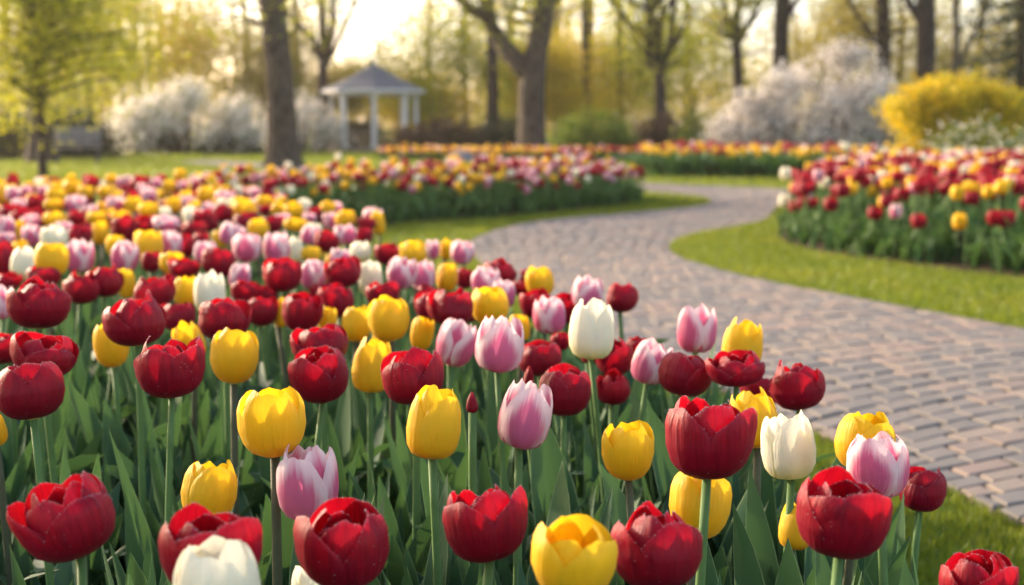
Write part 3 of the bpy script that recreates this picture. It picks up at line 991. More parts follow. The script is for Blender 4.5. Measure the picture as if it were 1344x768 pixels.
# ---- labels: what tells each tulip from its neighbours
CNAME = {Rd: 'red', Ye: 'yellow', Pi: 'pink', Wh: 'cream white'}
BEDNAME = {'near': 'in the near bed', 'right': 'across the path'}
for i, a in enumerate(plants):
    near = {'L': None, 'R': None, 'F': None, 'B': None}
    best = {k: 2.4 for k in near}
    for j, b in enumerate(plants):
        if i == j or b['bed'] != a['bed']:
            continue
        dx, dy = (b['px'] - a['px']) / a['w'], (b['py'] - a['py']) / a['w']
        r_ = math.hypot(dx, dy)
        k = ('R' if dx > 0 else 'L') if abs(dx) > abs(dy) * 1.25 else ('F' if dy > 0 else 'B') if abs(dy) > abs(dx) * 1.25 else None
        if k and r_ < best[k]:
            best[k], near[k] = r_, b['c']
    a['feat'] = {k: CNAME[v] if v else 'none' for k, v in near.items()}
    rows = (258, 300, 345, 400) if a['bed'] == 'near' else (232, 256, 900)
    a['row'] = sum(a['py'] > t for t in rows)
WORDS = {'L': '{} at its left', 'R': '{} at its right', 'F': '{} in front', 'B': '{} behind'}
ROWN = {'near': ['hindmost rows', 'far rows', 'far middle rows', 'middle rows', 'front rows'], 'right': ['back rows', 'middle rows', 'front rows']}
used_labels = {a['label'] for a in plants if a['label']}
for a in plants:
    if a['label']:
        continue
    done = None
    for with_row in (False, True):
        for n in (2, 3, 4):
            for ks in itertools.combinations('LRFB', n):
                if any(a['feat'][k] == 'none' for k in ks):
                    continue
                same = [b for b in plants if b['c'] == a['c'] and b['bed'] == a['bed'] and (not with_row or b['row'] == a['row']) and all(b['feat'][k] == a['feat'][k] for k in ks)]
                if len(same) > 1:
                    continue
                bits = [WORDS[k].format(a['feat'][k].split()[0]) for k in ks]
                s_ = CNAME[a['c']].split()[0] + ' tulip'
                if with_row:
                    s_ += ' in the ' + ROWN[a['bed']][a['row']]
                if a['bed'] == 'right':
                    s_ += ' across the path'
                s_ += ', ' + ', '.join(bits)
                if len(s_.replace(',', '').split()) <= 16 and s_ not in used_labels:
                    done = s_
                    break
            if done:
                break
        if done:
            break
    if not done:
        peers = sorted([b for b in plants if b['c'] == a['c'] and b['bed'] == a['bed'] and b['row'] == a['row']], key=lambda b: b['px'])
        k = [id(b) for b in peers].index(id(a))
        ords = 'first second third fourth fifth sixth seventh eighth ninth tenth eleventh twelfth thirteenth fourteenth fifteenth sixteenth seventeenth eighteenth nineteenth twentieth twenty-first twenty-second twenty-third twenty-fourth twenty-fifth twenty-sixth twenty-seventh twenty-eighth twenty-ninth thirtieth'.split()
        side, k2 = ('left', k) if k < len(peers) / 2 else ('right', len(peers) - 1 - k)
        rown = ROWN[a['bed']][a['row']]
        done = f"{ords[k2]} {CNAME[a['c']].split()[0]} tulip from the {side} in the {rown}" + ('' if a['bed'] == 'near' else ' across the path')
        if a['bed'] == 'near':
            done += ' of the near bed'
    used_labels.add(done)
    a['label'] = done

# ---- building them: one of each kind of part, copied for every plant
rng = np.random.default_rng(77)


def copy_part(name, mesh, parent, loc, rot, scale):
    o = bpy.data.objects.new(name, mesh)
    o.parent = parent
    o.location, o.rotation_euler, o.scale = loc, rot, scale
    COL.objects.link(o)
    return o


for a in plants:
    c, w, asp = a['c'], a['width'], a['asp']
    hgt = w * asp
    lean = rng.integers(0, 3)
    dark = 1 if (c == Ye and rng.random() < 0.55) else 0
    ox, mname, smesh = STEMS[lean * 2 + dark]
    rz = rng.uniform(0, 2 * PI)
    h = a['p'][2] - hgt * 0.5
    base = np.array([a['p'][0] - ox * math.cos(rz), a['p'][1] - ox * math.sin(rz), 0.0])
    t_ = thing('tulip', a['label'], 'tulip', base, rz, 'tulips in the near bed' if a['bed'] == 'near' else 'tulips in the bed across the path')
    near = a['w'] >= 44
    copy_part('stem', smesh, t_, (0, 0, 0), (0, 0, 0), (1.0, 1.18, h + 0.006) if near else (1.25, 1.25, h + 0.006))
    K = PROTO[c]
    if a['form'] in ('open', 'cup', 'closed'):
        cs = [q for q, pf in enumerate(KIND[c]['profs']) if pf == a['form']] or list(range(len(K)))
        vi = int(rng.choice(cs))
    else:
        vi = int(rng.integers(0, len(K)))
        if a['form'] == 'bud':
            vi = 0
    tilt = (rng.normal(0, R(6)), R(3) * lean + rng.normal(0, R(6)), rng.uniform(0, 2 * PI))
    if a['form'] == 'bud':
        copy_part('bloom', BUD, t_, (ox, 0, h), tilt, (w, w, hgt))
    elif near:
        bl = copy_part('bloom', HEART, t_, (ox, 0, h), tilt, (w, w, hgt))
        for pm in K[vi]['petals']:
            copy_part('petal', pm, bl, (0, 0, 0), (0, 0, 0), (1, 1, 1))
        if K[vi]['dew'] is not None and a['w'] > 56:
            tag(copy_part('dew_drops', K[vi]['dew'], bl, (0, 0, 0), (0, 0, 0), (1, 1, 1)), kind='stuff')
    else:
        copy_part('bloom', K[vi]['whole'], t_, (ox, 0, h), tilt, (w, w, hgt))
    # leaves
    nl = 5 if near else 2
    a0 = rng.uniform(0, 2 * PI)
    for q in range(nl):
        s = rng.uniform(0.74, 1.04) * min(1.05, h / 0.46)
        wd = s * rng.uniform(1.0, 1.35)
        copy_part('leaf', LEAVES[int(rng.integers(0, 12))], t_, (rng.normal(0, .006), rng.normal(0, .006), 0), (rng.normal(0, R(5)), rng.normal(0, R(5)), a0 + q * 2 * PI / nl + rng.normal(0, .4)), (wd, wd, s))


# ------------------------------------------------------------------ tulips nobody could count: the far rows of the beds, and the leaves between the blooms
def fill_leaves(mb, x, y, per, smin, smax, rng, m=0, wide=1.2, e=None):
    for k in range(len(LEAF_LOW)):
        P, q, uv = LEAF_LOW[k]
        for _ in range(per):
            sel = rng.random(len(x)) < 1.0 / len(LEAF_LOW) * 1.0
            n = int(sel.sum())
            if not n:
                continue
            s = rng.uniform(smin, smax, n)
            if e is not None:
                s = s * np.clip(0.5 + e[sel] * 0.9, 0.5, 1.0)
            a = rng.uniform(0, 2 * PI, n)
            ca, sa = np.cos(a)[:, None], np.sin(a)[:, None]
            px_, py_, pz_ = P[:, 0][None] * s[:, None] * wide, P[:, 1][None] * s[:, None] * wide, P[:, 2][None] * s[:, None]
            V = np.stack([px_ * ca - py_ * sa + x[sel][:, None], px_ * sa + py_ * ca + y[sel][:, None], pz_], -1)
            F = (q[None] + (np.arange(n) * len(P))[:, None, None]).reshape(-1, 4)
            mb.add(V.reshape(-1, 3), F, uv=np.tile(uv, (n, 1)), rnd=np.repeat(rng.random(n), len(P)), m=m)


def far_blooms(mb, x, y, z, colr, width, rng, mat_of, stem_m):
    for kind in KIND:
        for vi, (P, q, uv) in enumerate(LOW[kind]):
            sel = np.where((colr == kind) & (rng.integers(0, len(LOW[kind]), len(x)) == vi))[0]
            n = len(sel)
            if not n:
                continue
            w = BLOOM_W[kind] * width * rng.uniform(0.9, 1.15, n)
            hh = w * {Rd: .9, Ye: 1.1, Pi: 1.12, Wh: 1.15}[kind]
            a = rng.uniform(0, 2 * PI, n)
            ca, sa = np.cos(a)[:, None], np.sin(a)[:, None]
            X_, Y_ = P[:, 0][None] * w[:, None], P[:, 1][None] * w[:, None]
            V = np.stack([X_ * ca - Y_ * sa + x[sel][:, None], X_ * sa + Y_ * ca + y[sel][:, None], P[:, 2][None] * hh[:, None] + (z[sel] - hh * .5)[:, None]], -1)
            F = (q[None] + (np.arange(n) * len(P))[:, None, None]).reshape(-1, 4)
            mb.add(V.reshape(-1, 3), F, uv=np.tile(uv, (n, 1)), rnd=np.repeat(rng.random(n), len(P)), m=mat_of[kind])
    n = len(x)                                   # stems
    r0 = 0.0055 * width
    ring = np.array([[1, 0], [-.5, .87], [-.5, -.87]]) * r0
    lo = np.concatenate([np.broadcast_to(ring, (n, 3, 2)) + np.stack([x, y], 1)[:, None], np.zeros((n, 3, 1))], -1)
    hi = lo.copy()
    hi[:, :, 2] = (z - 0.03)[:, None]
    V = np.concatenate([lo, hi], 1).reshape(-1, 3)
    f = np.array([[0, 1, 4, 3], [1, 2, 5, 4], [2, 0, 3, 5]])
    mb.add(V, (f[None] + (np.arange(n) * 6)[:, None, None]).reshape(-1, 4), m=stem_m)


MATS6 = [M['red'], M['yellow'], M['pink'], M['white'], M['stem'], M['leaf_far']]
MI = {Rd: 0, Ye: 1, Pi: 2, Wh: 3}
taken = [(a['p'][0], a['p'][1]) for a in plants]
rng = np.random.default_rng(55)
# near bed: leaves everywhere; blooms only in its farthest rows
lv = MB()
x, y, e = spread_points(NEAR_BED, 120, rng, edge=0.06)
k = y < 4.5
fill_leaves(lv, x[k], y[k], 3, 0.62, 1.0, rng)
fill_leaves(lv, x[k] + rng.normal(0, .03, k.sum()), y[k] + rng.normal(0, .03, k.sum()), 3, 0.62, 1.02, rng, 0, 0.8)
fill_leaves(lv, x[~k], y[~k], 2, 0.6, 0.95, rng)
tag(lv.build('tulip_leaves', M['leaf']), 'dense dark green tulip leaves filling the near bed between the stems', 'leaves', kind='stuff')
fb = MB()
def rest_blooms(mb, bed, rng):
    q = REST[bed]
    if q:
        x, y, z = (np.array([a[k] for a in q]) for k in (1, 2, 3))
        far_blooms(mb, x, y, z, np.array([a[4] for a in q]), 1.0 if bed == 'near' else 1.3, rng, MI, 4)


rest_blooms(fb, 'near', rng)
x, y, e = spread_points(MID_BED, 95, rng, edge=0.05)
z = 0.30 + np.clip(e, 0, .5) * 0.28 + rng.normal(0, 0.04, len(x))
pc = np.stack([np.full(len(x), .36), np.where(x < -.1, .40, .10), np.where(x < -.1, .15, .28), np.full(len(x), .09)], 1)
pc /= pc.sum(1, keepdims=True)
colr = np.array([rng.choice([Rd, Ye, Pi, Wh], p=q) for q in pc])
far_blooms(fb, x, y, z, colr, 1.05, rng, MI, 4)
x, y, e = spread_points(MID_BED, 150, rng, edge=0.02)
fill_leaves(fb, x, y, 3, 0.55, 0.85, rng, 5, 1.5, e)
tag(fb.build('tulips', MATS6), 'mixed red, yellow and pink tulips massed on the far side of the left bed', 'tulips', kind='stuff')
# across the path
rb = MB()
rest_blooms(rb, 'right', rng)
x, y, e = spread_points(RIGHT_BED, 32, rng, taken=taken, sep=0.09, edge=0.10)
k = (y > 9.2) | (e > 1.3)
x, y, e = x[k], y[k], e[k]
z = 0.40 + np.clip(e, 0, .5) * 0.10 + rng.normal(0, 0.03, len(x))
far_blooms(rb, x, y, z, rng.choice([Rd, Ye, Pi, Wh], p=[.56, .18, .12, .14], size=len(x)), 1.3, rng, MI, 4)
x, y, e = spread_points(RIGHT_BED, 85, rng, edge=0.06)
fill_leaves(rb, x, y, 4, 0.55, 0.92, rng, 5, 1.3, e)
tag(rb.build('tulips', MATS6), 'red, white and pink tulips massed behind the front rows across the path', 'tulips', kind='stuff')
bb = MB()
x, y, e = spread_points(BACK_BED, 34, rng)
z = 0.40 + rng.normal(0, 0.05, len(x))
colr = np.where(y > 25.5, rng.choice([Rd, Pi], p=[.8, .2], size=len(x)), rng.choice([Ye, Rd, Wh], p=[.8, .15, .05], size=len(x)))
k = (y > 25.0) | (rng.random(len(x)) < 0.5)
far_blooms(bb, x[k], y[k], z[k], colr[k], 1.5, rng, MI, 4)
x, y, e = spread_points(BACK_BED, 50, rng)
fill_leaves(bb, x, y, 3, 0.7, 1.0, rng, 5, 2.4)
tag(bb.build('tulips', MATS6), 'yellow and red tulips in the bed before the white flowering shrub', 'tulips', kind='stuff')
cb = MB()
x, y, e = spread_points(FAR_BED, 48, rng)
z = 0.25 + rng.normal(0, 0.035, len(x))
colr = np.where(x > 0.9, rng.choice([Rd, Ye, Pi], p=[.68, .2, .12], size=len(x)), rng.choice([Ye, Rd, Pi], p=[.6, .22, .18], size=len(x)))
far_blooms(cb, x, y, z, colr, 1.5, rng, MI, 4)
x, y, e = spread_points(FAR_BED, 40, rng)
fill_leaves(cb, x, y, 3, 0.38, 0.52, rng, 5, 3.4)
tag(cb.build('tulips', MATS6), 'thin line of orange and red tulips at the foot of the hedges', 'tulips', kind='stuff')


# ------------------------------------------------------------------ trees and shrubs
def leaf_cloud(mb, centres, sigma, n, size, rng, squash=0.8, m=0, lo=0.0):
    """n leaves (folded diamonds) round every centre"""
    centres = np.asarray(centres, float)
    k = len(centres) * n
    c = np.repeat(centres, n, 0) + rng.normal(0, 1, (k, 3)) * np.array([sigma, sigma, sigma * squash])
    c[:, 2] = np.maximum(c[:, 2], lo)
    s = size * rng.uniform(0.6, 1.35, k)[:, None]
    d1 = rng.normal(0, 1, (k, 3))
    d1 /= np.linalg.norm(d1, axis=1)[:, None]
    d2 = np.cross(d1, rng.normal(0, 1, (k, 3)))
    d2 /= np.linalg.norm(d2, axis=1)[:, None] + 1e-9
    nn = np.cross(d1, d2)
    v = np.stack([c - d1 * s * .5, c + d2 * s * .3 + nn * s * .1, c + d1 * s * .55, c - d2 * s * .3 + nn * s * .1], 1)
    i = np.arange(k) * 4
    clump = np.repeat(rng.normal(0, 0.22, len(centres)), n)
    rv = np.clip(rng.normal(0.5, 0.22, k) + clump, 0, 1)
    mb.add(v.reshape(-1, 3), None, np.concatenate([np.stack([i, i + 1, i + 2], 1), np.stack([i, i + 2, i + 3], 1)]), rnd=np.repeat(rv, 4), m=m)


def grow(mb, start, direc, length, r0, level, rng, tips, maxlev=3, up=0.12, wig=0.14, kids=(3, 5), spread=(28, 62), sides=7, shrink=(0.5, 0.72)):
    n = max(4, int(6 - level))
    p = np.array(start, float)
    d = np.array(direc, float)
    d /= np.linalg.norm(d)
    pts = [p.copy()]
    for i in range(n):
        d = d + rng.normal(0, wig, 3) + np.array([0, 0, up])
        d /= np.linalg.norm(d)
        p = p + d * length / n
        pts.append(p.copy())
    pts = np.array(pts)
    rad = np.linspace(r0, r0 * (0.35 if level < maxlev else 0.15), n + 1)
    mb.tube(pts, rad, max(3, sides - level * 2))
    if level >= maxlev:
        tips.append(pts[-1])
        tips.append(pts[n // 2])
        return
    for k in range(rng.integers(*kids) + (1 if level == 0 else 0)):
        f = rng.uniform(0.35, 1.0) if k else 1.0
        i = min(n, max(1, int(round(f * n))))
        dd = pts[i] - pts[i - 1]
        dd /= np.linalg.norm(dd)
        side = np.cross(dd, rng.normal(0, 1, 3))
        side /= np.linalg.norm(side) + 1e-9
        a = R(rng.uniform(*spread)) * (0.5 if k == 0 else 1)
        grow(mb, pts[i], dd * math.cos(a) + side * math.sin(a), length * rng.uniform(*shrink), max(0.008, rad[i] * 0.72), level + 1, rng, tips, maxlev, up, wig, kids, spread, sides, shrink)


def tree(label, trunk_px, d, rng, bark='bark', crown='fo_spring', limbs=(), crown_from=5.0, n_leaf=26, leaf=0.14, sigma=0.5, height=12.0, low=(), name='tree', group='tall trees beyond the beds', extra_lev=2):
    """trunk_px: photo pixels (x, y, width) from the foot upwards at distance d; above the last one the tree grows on by itself"""
    foot = on_ground(trunk_px[0][0], trunk_px[0][1]) if d is None else None
    if d is None:
        d = (foot - CAMP) @ FWD
    root_p = at(trunk_px[0][0], trunk_px[0][1], d)
    root_p = np.array([root_p[0], root_p[1], 0.0])
    root = thing(name, label, 'tree', root_p, 0, group)
    tb, tips = MB(), []
    pts, rad = [], []
    for (px, py, w) in trunk_px:
        p = at(px, py, d) - root_p
        pts.append([p[0], p[1], p[2]])
        rad.append(w * d / FPX / 2)
    pts[0][2] = -0.05
    pts, rad = np.array(pts), np.array(rad)
    # dense trunk with a flare at the foot
    tt_ = np.linspace(0, 1, 16)
    arc_ = np.concatenate([[0], np.cumsum(np.linalg.norm(np.diff(pts, axis=0), axis=1))])
    arc_ /= arc_[-1]
    P = np.stack([np.interp(tt_, arc_, pts[:, k]) for k in range(3)], 1)
    Rr = np.interp(tt_, arc_, rad) * (1 + 0.35 * np.exp(-P[:, 2] / 0.25))
    tb.tube(P, Rr, 14, rough=0.03, rng=rng)
    top, rt = P[-1], Rr[-1]
    ends = [(top, P[-1] - P[-2], rt)]
    for lim in limbs:
        q = np.array([at(px, py, d + dd) - root_p for (px, py, w, dd) in lim])
        r_ = np.array([w * d / FPX / 2 for (px, py, w, dd) in lim])
        s_ = smooth_poly(q, 5, False)
        tb.tube(s_, np.interp(np.linspace(0, 1, len(s_)), np.linspace(0, 1, len(r_)), r_), 10, rough=0.03, rng=rng)
        ends.append((s_[-1], s_[-1] - s_[-3], r_[-1]))
        for _ in range(2):
            i = rng.integers(len(s_) // 2, len(s_))
            dd = rng.normal(0, 1, 3)
            dd[2] = abs(dd[2])
            grow(tb, s_[i], dd, 1.4, r_[-1] * 0.3, 1, rng, tips, 3)
    for (p, dd, r_) in ends:
        ln = max(1.5, (height - p[2]) * 0.45)
        grow(tb, p, dd, ln, r_, 0, rng, tips, extra_lev, 0.10)
    for (px, py) in low:                    # low boughs, leafy
        q = at(px, py, d + rng.uniform(-1, 1)) - root_p
        i = int(np.argmin(np.abs(P[:, 2] - (q[2] - 0.3))))
        m_ = (P[i] + q) / 2 + np.array([0, 0, 0.1])
        tb.tube([P[i], m_, q], [0.035, 0.022, 0.008], 5)
        tips.append(q)
        tips.append(m_)
    tb.build('trunk', M[bark], root)
    if crown and tips:
        cb_ = MB()
        leaf_cloud(cb_, tips, sigma, n_leaf, leaf, rng)
        cb_.build('crown', M[crown], root)
    return root


rng = np.random.default_rng(404)
boughs = lambda x0, x1, y0, y1, k: [(float(rng.uniform(x0, x1)), float(rng.uniform(y0, y1))) for _ in range(k)]
# the tree at the left with leafy low boughs
low = [(float(rng.uniform(-60, 190)), float(rng.uniform(-60, 118))) for _ in range(90)]
tree('young yellow green tree with leafy boughs left of the white shrub', [(57, 238, 11), (55, 200, 11), (53, 150, 11), (50, 90, 10), (46, 30, 9)], None, rng, 'bark_dark', 'fo_lime', low=low, n_leaf=70, leaf=0.07, sigma=0.45, height=8)
tree('thick trunked dark tree behind the young leafy tree at the left', [(52, 214, 30), (51, 150, 27), (50, 60, 26), (48, 0, 24)], None, rng, 'bark', 'fo_spring', height=13, low=[(20, 60), (90, 40), (110, 90), (0, 110)], leaf=0.16)
tree('straight thick grey trunk standing before the white blossoming shrub', [(372, 221, 44), (371, 180, 40), (368, 110, 37), (361, 40, 35), (354, -30, 34)], None, rng, 'bark', 'fo_spring', height=14, low=boughs(250, 470, -60, 30, 14), n_leaf=22, leaf=.10, limbs=[[(358, 20, 12, 0), (385, -20, 10, 0), (420, -60, 8, .5)]])
tree('big forked tree in the middle with limbs spreading over the far bed', [(698, 209, 42), (698, 170, 36), (698, 110, 36), (704, 70, 30), (714, 20, 29), (718, -30, 28)], None, rng, 'bark', 'fo_spring', height=15, low=boughs(560, 840, -70, 45, 30), n_leaf=22, leaf=.10,
     limbs=[[(698, 100, 30, 0), (680, 82, 26, 0), (655, 52, 22, .2), (640, 18, 19, .2), (636, -30, 16, .4)], [(645, 28, 16, .2), (622, 14, 14, 0), (598, -6, 12, -.2), (570, -40, 9, -.4)], [(716, 10, 20, 0), (735, -20, 16, 0), (760, -60, 12, .5)]])
tree('dark branching tree left of the gazebo roof', [(424, 195, 16), (424, 150, 15), (423, 110, 14), (424, 80, 13)], 45, rng, 'bark_dark', 'fo_tawny', height=12, low=boughs(380, 470, -40, 60, 12), n_leaf=14, leaf=.09,
     limbs=[[(424, 82, 10, 0), (408, 50, 8, 0), (385, 25, 7, .5), (360, -10, 5, .5)], [(424, 84, 10, 0), (434, 50, 9, 0), (438, 0, 8, 0)], [(426, 90, 7, 0), (446, 50, 6, -.5), (468, 0, 5, -.5)]])
tree('slender dark tree with raised branches right of the forked tree', [(868, 200, 20), (868, 160, 16), (866, 115, 15), (865, 95, 14)], 44, rng, 'bark_dark', 'fo_spring', height=11, low=boughs(780, 950, -50, 85, 34), n_leaf=24, leaf=.10,
     limbs=[[(865, 98, 10, 0), (845, 48, 9, 0), (825, 30, 8, .3), (806, 6, 7, .3)], [(866, 98, 10, 0), (852, 40, 8, 0), (850, -10, 7, 0)], [(868, 95, 10, 0), (880, 50, 8, 0), (886, -10, 7, 0)]])
tree('straight pole-like trunk just right of the forked tree', [(772, 190, 13), (770, 120, 11), (768, 40, 10), (768, -20, 9)], 52, rng, 'bark_dark', 'fo_gold', height=13, low=boughs(715, 830, -40, 110, 26), n_leaf=24, leaf=.11)
tree('thin brown trunk between the pole-like one and the slender dark tree', [(815, 190, 12), (815, 120, 11), (813, 50, 10), (812, -10, 9)], 54, rng, 'bark_pale', 'fo_gold', height=12)
tree('dark trunk half hidden behind the forked tree', [(646, 190, 19), (647, 120, 16), (646, 60, 14), (642, -10, 12)], 50, rng, 'bark_dark', 'fo_spring', height=13)
tree('dark upright tree behind the left end of the white shrub', [(971, 190, 14), (970, 130, 13), (968, 80, 13), (966, 55, 12)], 50, rng, 'bark_dark', 'fo_spring', height=12, low=boughs(890, 1050, -50, 70, 34), n_leaf=24, leaf=.10,
     limbs=[[(967, 60, 9, 0), (955, 25, 8, 0), (948, -20, 6, 0)], [(967, 60, 9, 0), (985, 28, 8, 0), (1008, -20, 6, .4)]])
tree('stout dark trunk rising over the crest of the white shrub', [(1022, 190, 24), (1024, 120, 22), (1025, 60, 20), (1027, -10, 18)], 49, rng, 'bark_dark', 'fo_tawny', height=13, limbs=[[(1025, 40, 10, 0), (1040, 10, 8, 0), (1060, -20, 6, 0)]])
tree('dark trunk with a long slanting limb above the white shrub', [(1156, 190, 22), (1158, 120, 20), (1160, 50, 19), (1158, -10, 18)], 50, rng, 'bark_dark', 'fo_tawny', height=13, low=boughs(1060, 1280, -50, 60, 40), n_leaf=18, leaf=.10,
     limbs=[[(1158, 60, 12, 0), (1140, 40, 9, 0), (1118, 8, 7, .4), (1105, -20, 6, .4)]])
tree('thick dark trunk above the yellow bush', [(1214, 190, 30), (1215, 120, 26), (1216, 50, 24), (1215, -10, 26)], 46, rng, 'bark_dark', 'fo_tawny', height=14, limbs=[[(1216, 40, 14, 0), (1198, 10, 11, 0), (1175, -20, 8, .4)]])
tree('pale thin bare tree between the thick dark trunk and the conifer', [(1248, 190, 11), (1250, 120, 10), (1256, 60, 9), (1254, 0, 8)], 48, rng, 'bark_pale', None, height=10,
     limbs=[[(1255, 90, 7, 0), (1276, 50, 6, 0), (1298, 0, 5, 0)]])


def conifer(label, px, d, width, height, rng):
    p = on_ground(px, 100) if False else at(px, 150, d)
    root = thing('conifer_tree', label, 'tree', (p[0], p[1], 0))
    tb, cb_ = MB(), MB()
    tb.tube([(0, 0, -.05), (0, 0, height * .5), (0, 0, height)], [.16, .10, .02], 8)
    cs = []
    for k in range(110):
        z = rng.uniform(0.06, 0.98) * height
        rr_ = width / 2 * (1 - z / height) ** 0.8
        a = rng.uniform(0, 2 * PI)
        e = np.array([math.cos(a) * rr_, math.sin(a) * rr_, z - 0.12 * rr_])
        tb.tube([(0, 0, z), e * np.array([.5, .5, 1]) + np.array([0, 0, .06]), e], [.03, .02, .006], 4)
        for f in np.linspace(0.25, 1, 5):
            cs.append(np.array([0, 0, z]) * (1 - f) + e * f)
    leaf_cloud(cb_, cs, 0.16, 14, 0.12, rng, 0.5)
    tb.build('trunk', M['bark_dark'], root)
    cb_.build('crown', M['fo_dark'], root)


# two unseen trees, added left of the view to shade the near bed
for (x, y, h) in ((-13.5, 7.0, 12.0), (-10.5, 3.2, 10.0)):
    r3 = np.random.default_rng(int(-x * 10))
    root = thing('tree', f'{"taller" if h > 11 else "smaller"} broad tree out of view, added to shade the near bed', 'tree', (x, y, 0), 0, 'tall trees beyond the beds')
    tb, tips = MB(), []
    grow(tb, (0, 0, -.05), (0, 0, 1), h * .42, .24, 0, r3, tips, 3, .08, .10, (4, 6), (40, 75), 10)
    tb.build('trunk', M['bark'], root)
    cb_ = MB()
    leaf_cloud(cb_, tips, .7, 36, .20, r3, .8, lo=1.5)
    cb_.build('crown', M['fo_green'], root)

conifer('dark evergreen conifer rising behind the yellow bush', 1338, 36, 4.2, 8.5, np.random.default_rng(3))

# leafy understorey trees, golden in the low sun
UNDER = [(475, 120, 60, 1.5, 3.4, 'fo_tawny', 'tawny leafed small tree behind the gazebo'), (590, 110, 52, 2.2, 4.4, 'fo_spring', 'yellow green small tree between gazebo and forked tree'),
         (560, 160, 55, 1.6, 2.6, 'fo_gold', 'golden low tree just right of the gazebo'), (745, 130, 50, 1.7, 3.2, 'fo_gold', 'golden small tree right of the forked trunk'),
         (800, 110, 56, 2.0, 3.8, 'fo_gold', 'golden tree behind the pale green shrub'), (910, 110, 54, 2.4, 4.6, 'fo_spring', 'yellow green tree left of the white shrub'),
         (680, 140, 58, 1.8, 3.6, 'fo_spring', 'loose green small tree behind the forked trunk'), (150, 60, 52, 2.4, 5.2, 'fo_spring', 'yellow green tree above the left white shrub'),
         (235, 60, 55, 2.2, 5.6, 'fo_gold', 'golden green tree behind the left white shrub'), (1085, 60, 55, 2.2, 5.2, 'fo_tawny', 'tawny tree behind the crest of the white shrub'),
         (1290, 70, 55, 2.4, 5.0, 'fo_tawny', 'tawny tree behind the yellow bush'), (330, 80, 52, 1.8, 4.2, 'fo_tawny', 'tawny thin tree left of the straight grey trunk')]
for (px, py, d, wr, h, mat, label) in UNDER:
    rng = np.random.default_rng(int(px))
    p = at(px, 150, d)
    root = thing('small_tree', label, 'tree', (p[0], p[1], 0), 0, 'small leafy trees behind the beds')
    tb, tips = MB(), []
    for k in range(3):
        a = rng.uniform(0, 2 * PI)
        grow(tb, (0.06 * math.cos(a), 0.06 * math.sin(a), -0.03), (0.28 * math.cos(a), 0.28 * math.sin(a), 1), h * 0.62, 0.045, 0, rng, tips, 2, 0.06, 0.16, (3, 5), (30, 70))
    tb.build('trunk', M['bark_pale'], root)
    cb_ = MB()
    leaf_cloud(cb_, tips, wr * 0.26, 150, 0.11, rng, 0.8, lo=0.30)
    cb_.build('crown', M[mat], root)

# the far wood: bare and half leafed trees one behind another
rng = np.random.default_rng(909)
protos = []
for k in range(5):
    tb, tips = MB(), []
    h = rng.uniform(9, 13)
    lean = rng.normal(0, 0.04, 2)
    z = np.linspace(0, 1, 8)
    P = np.stack([lean[0] * z * h * .5 + 0.05 * np.sin(z * 7), lean[1] * z * h * .5, z * h * .5 - 0.05], 1)
    tb.tube(P, np.linspace(0.17, 0.11, 8) * (1 + .3 * np.exp(-z * 9)), 9)
    grow(tb, P[-1], P[-1] - P[-2], h * .3, 0.11, 0, rng, tips, 3, 0.12)
    for j in range(4):
        a = rng.uniform(0, 2 * PI)
        i = rng.integers(2, 7)
        grow(tb, P[i], (math.cos(a), math.sin(a), 0.7), h * .2, 0.045, 1, rng, tips, 3, 0.10)
    cb_ = MB()
    leaf_cloud(cb_, tips, 0.45, 10, 0.15, rng)
    protos.append((tb.mesh('trunk', M['bark_pale'] if k % 2 else M['bark_dark']), cb_.mesh('crown', M[['fo_tawny', 'fo_gold', 'fo_spring', 'fo_tawny', 'fo_gold'][k]])))
for k in range(54):
    x = (k - 27) * 1.15 + rng.normal(0, 0.8)
    d = rng.uniform(56, 92)
    x = x * d / 75
    if 425 < CX + FPX * x / d < 560:
        x -= 13.0          # the clear patch of sky over the gazebo
    t_ = thing('far_tree', 'slim tree of the far wood, one of many behind the garden', 'tree', (x, d, 0), rng.uniform(0, 6.28), 'slim trees of the far wood')
    tm, cm = protos[int(rng.integers(0, 5))]
    s = rng.uniform(0.8, 1.25)
    copy_part('trunk', tm, t_, (0, 0, 0), (0, 0, 0), (s, s, s))
    copy_part('crown', cm, t_, (0, 0, 0), (0, 0, 0), (s, s, s))
uw = MB()
n = 1700
xs = rng.uniform(-48, 48, n)
ds = rng.uniform(62, 100, n)
zz = np.where(rng.random(n) < 0.70, rng.uniform(0.2, 3.4, n), rng.uniform(0.3, 1, n) * (4.6 + 1.8 * np.sin(xs * 0.35) + 1.2 * np.sin(xs * 0.9 + 1)))
wpx = CX + FPX * xs / ds
zz = np.where((wpx > 400) & (wpx < 560), np.minimum(zz, 2.2 + 0.6 * rng.random(n)), zz)
leaf_cloud(uw, np.stack([xs, ds, np.maximum(zz, 0.3)], 1), 0.75, 46, 0.22, rng, lo=0.0)
tag(uw.build('woods', M['fo_wood']), 'hazy golden undergrowth of the far wood', 'woods', kind='stuff')


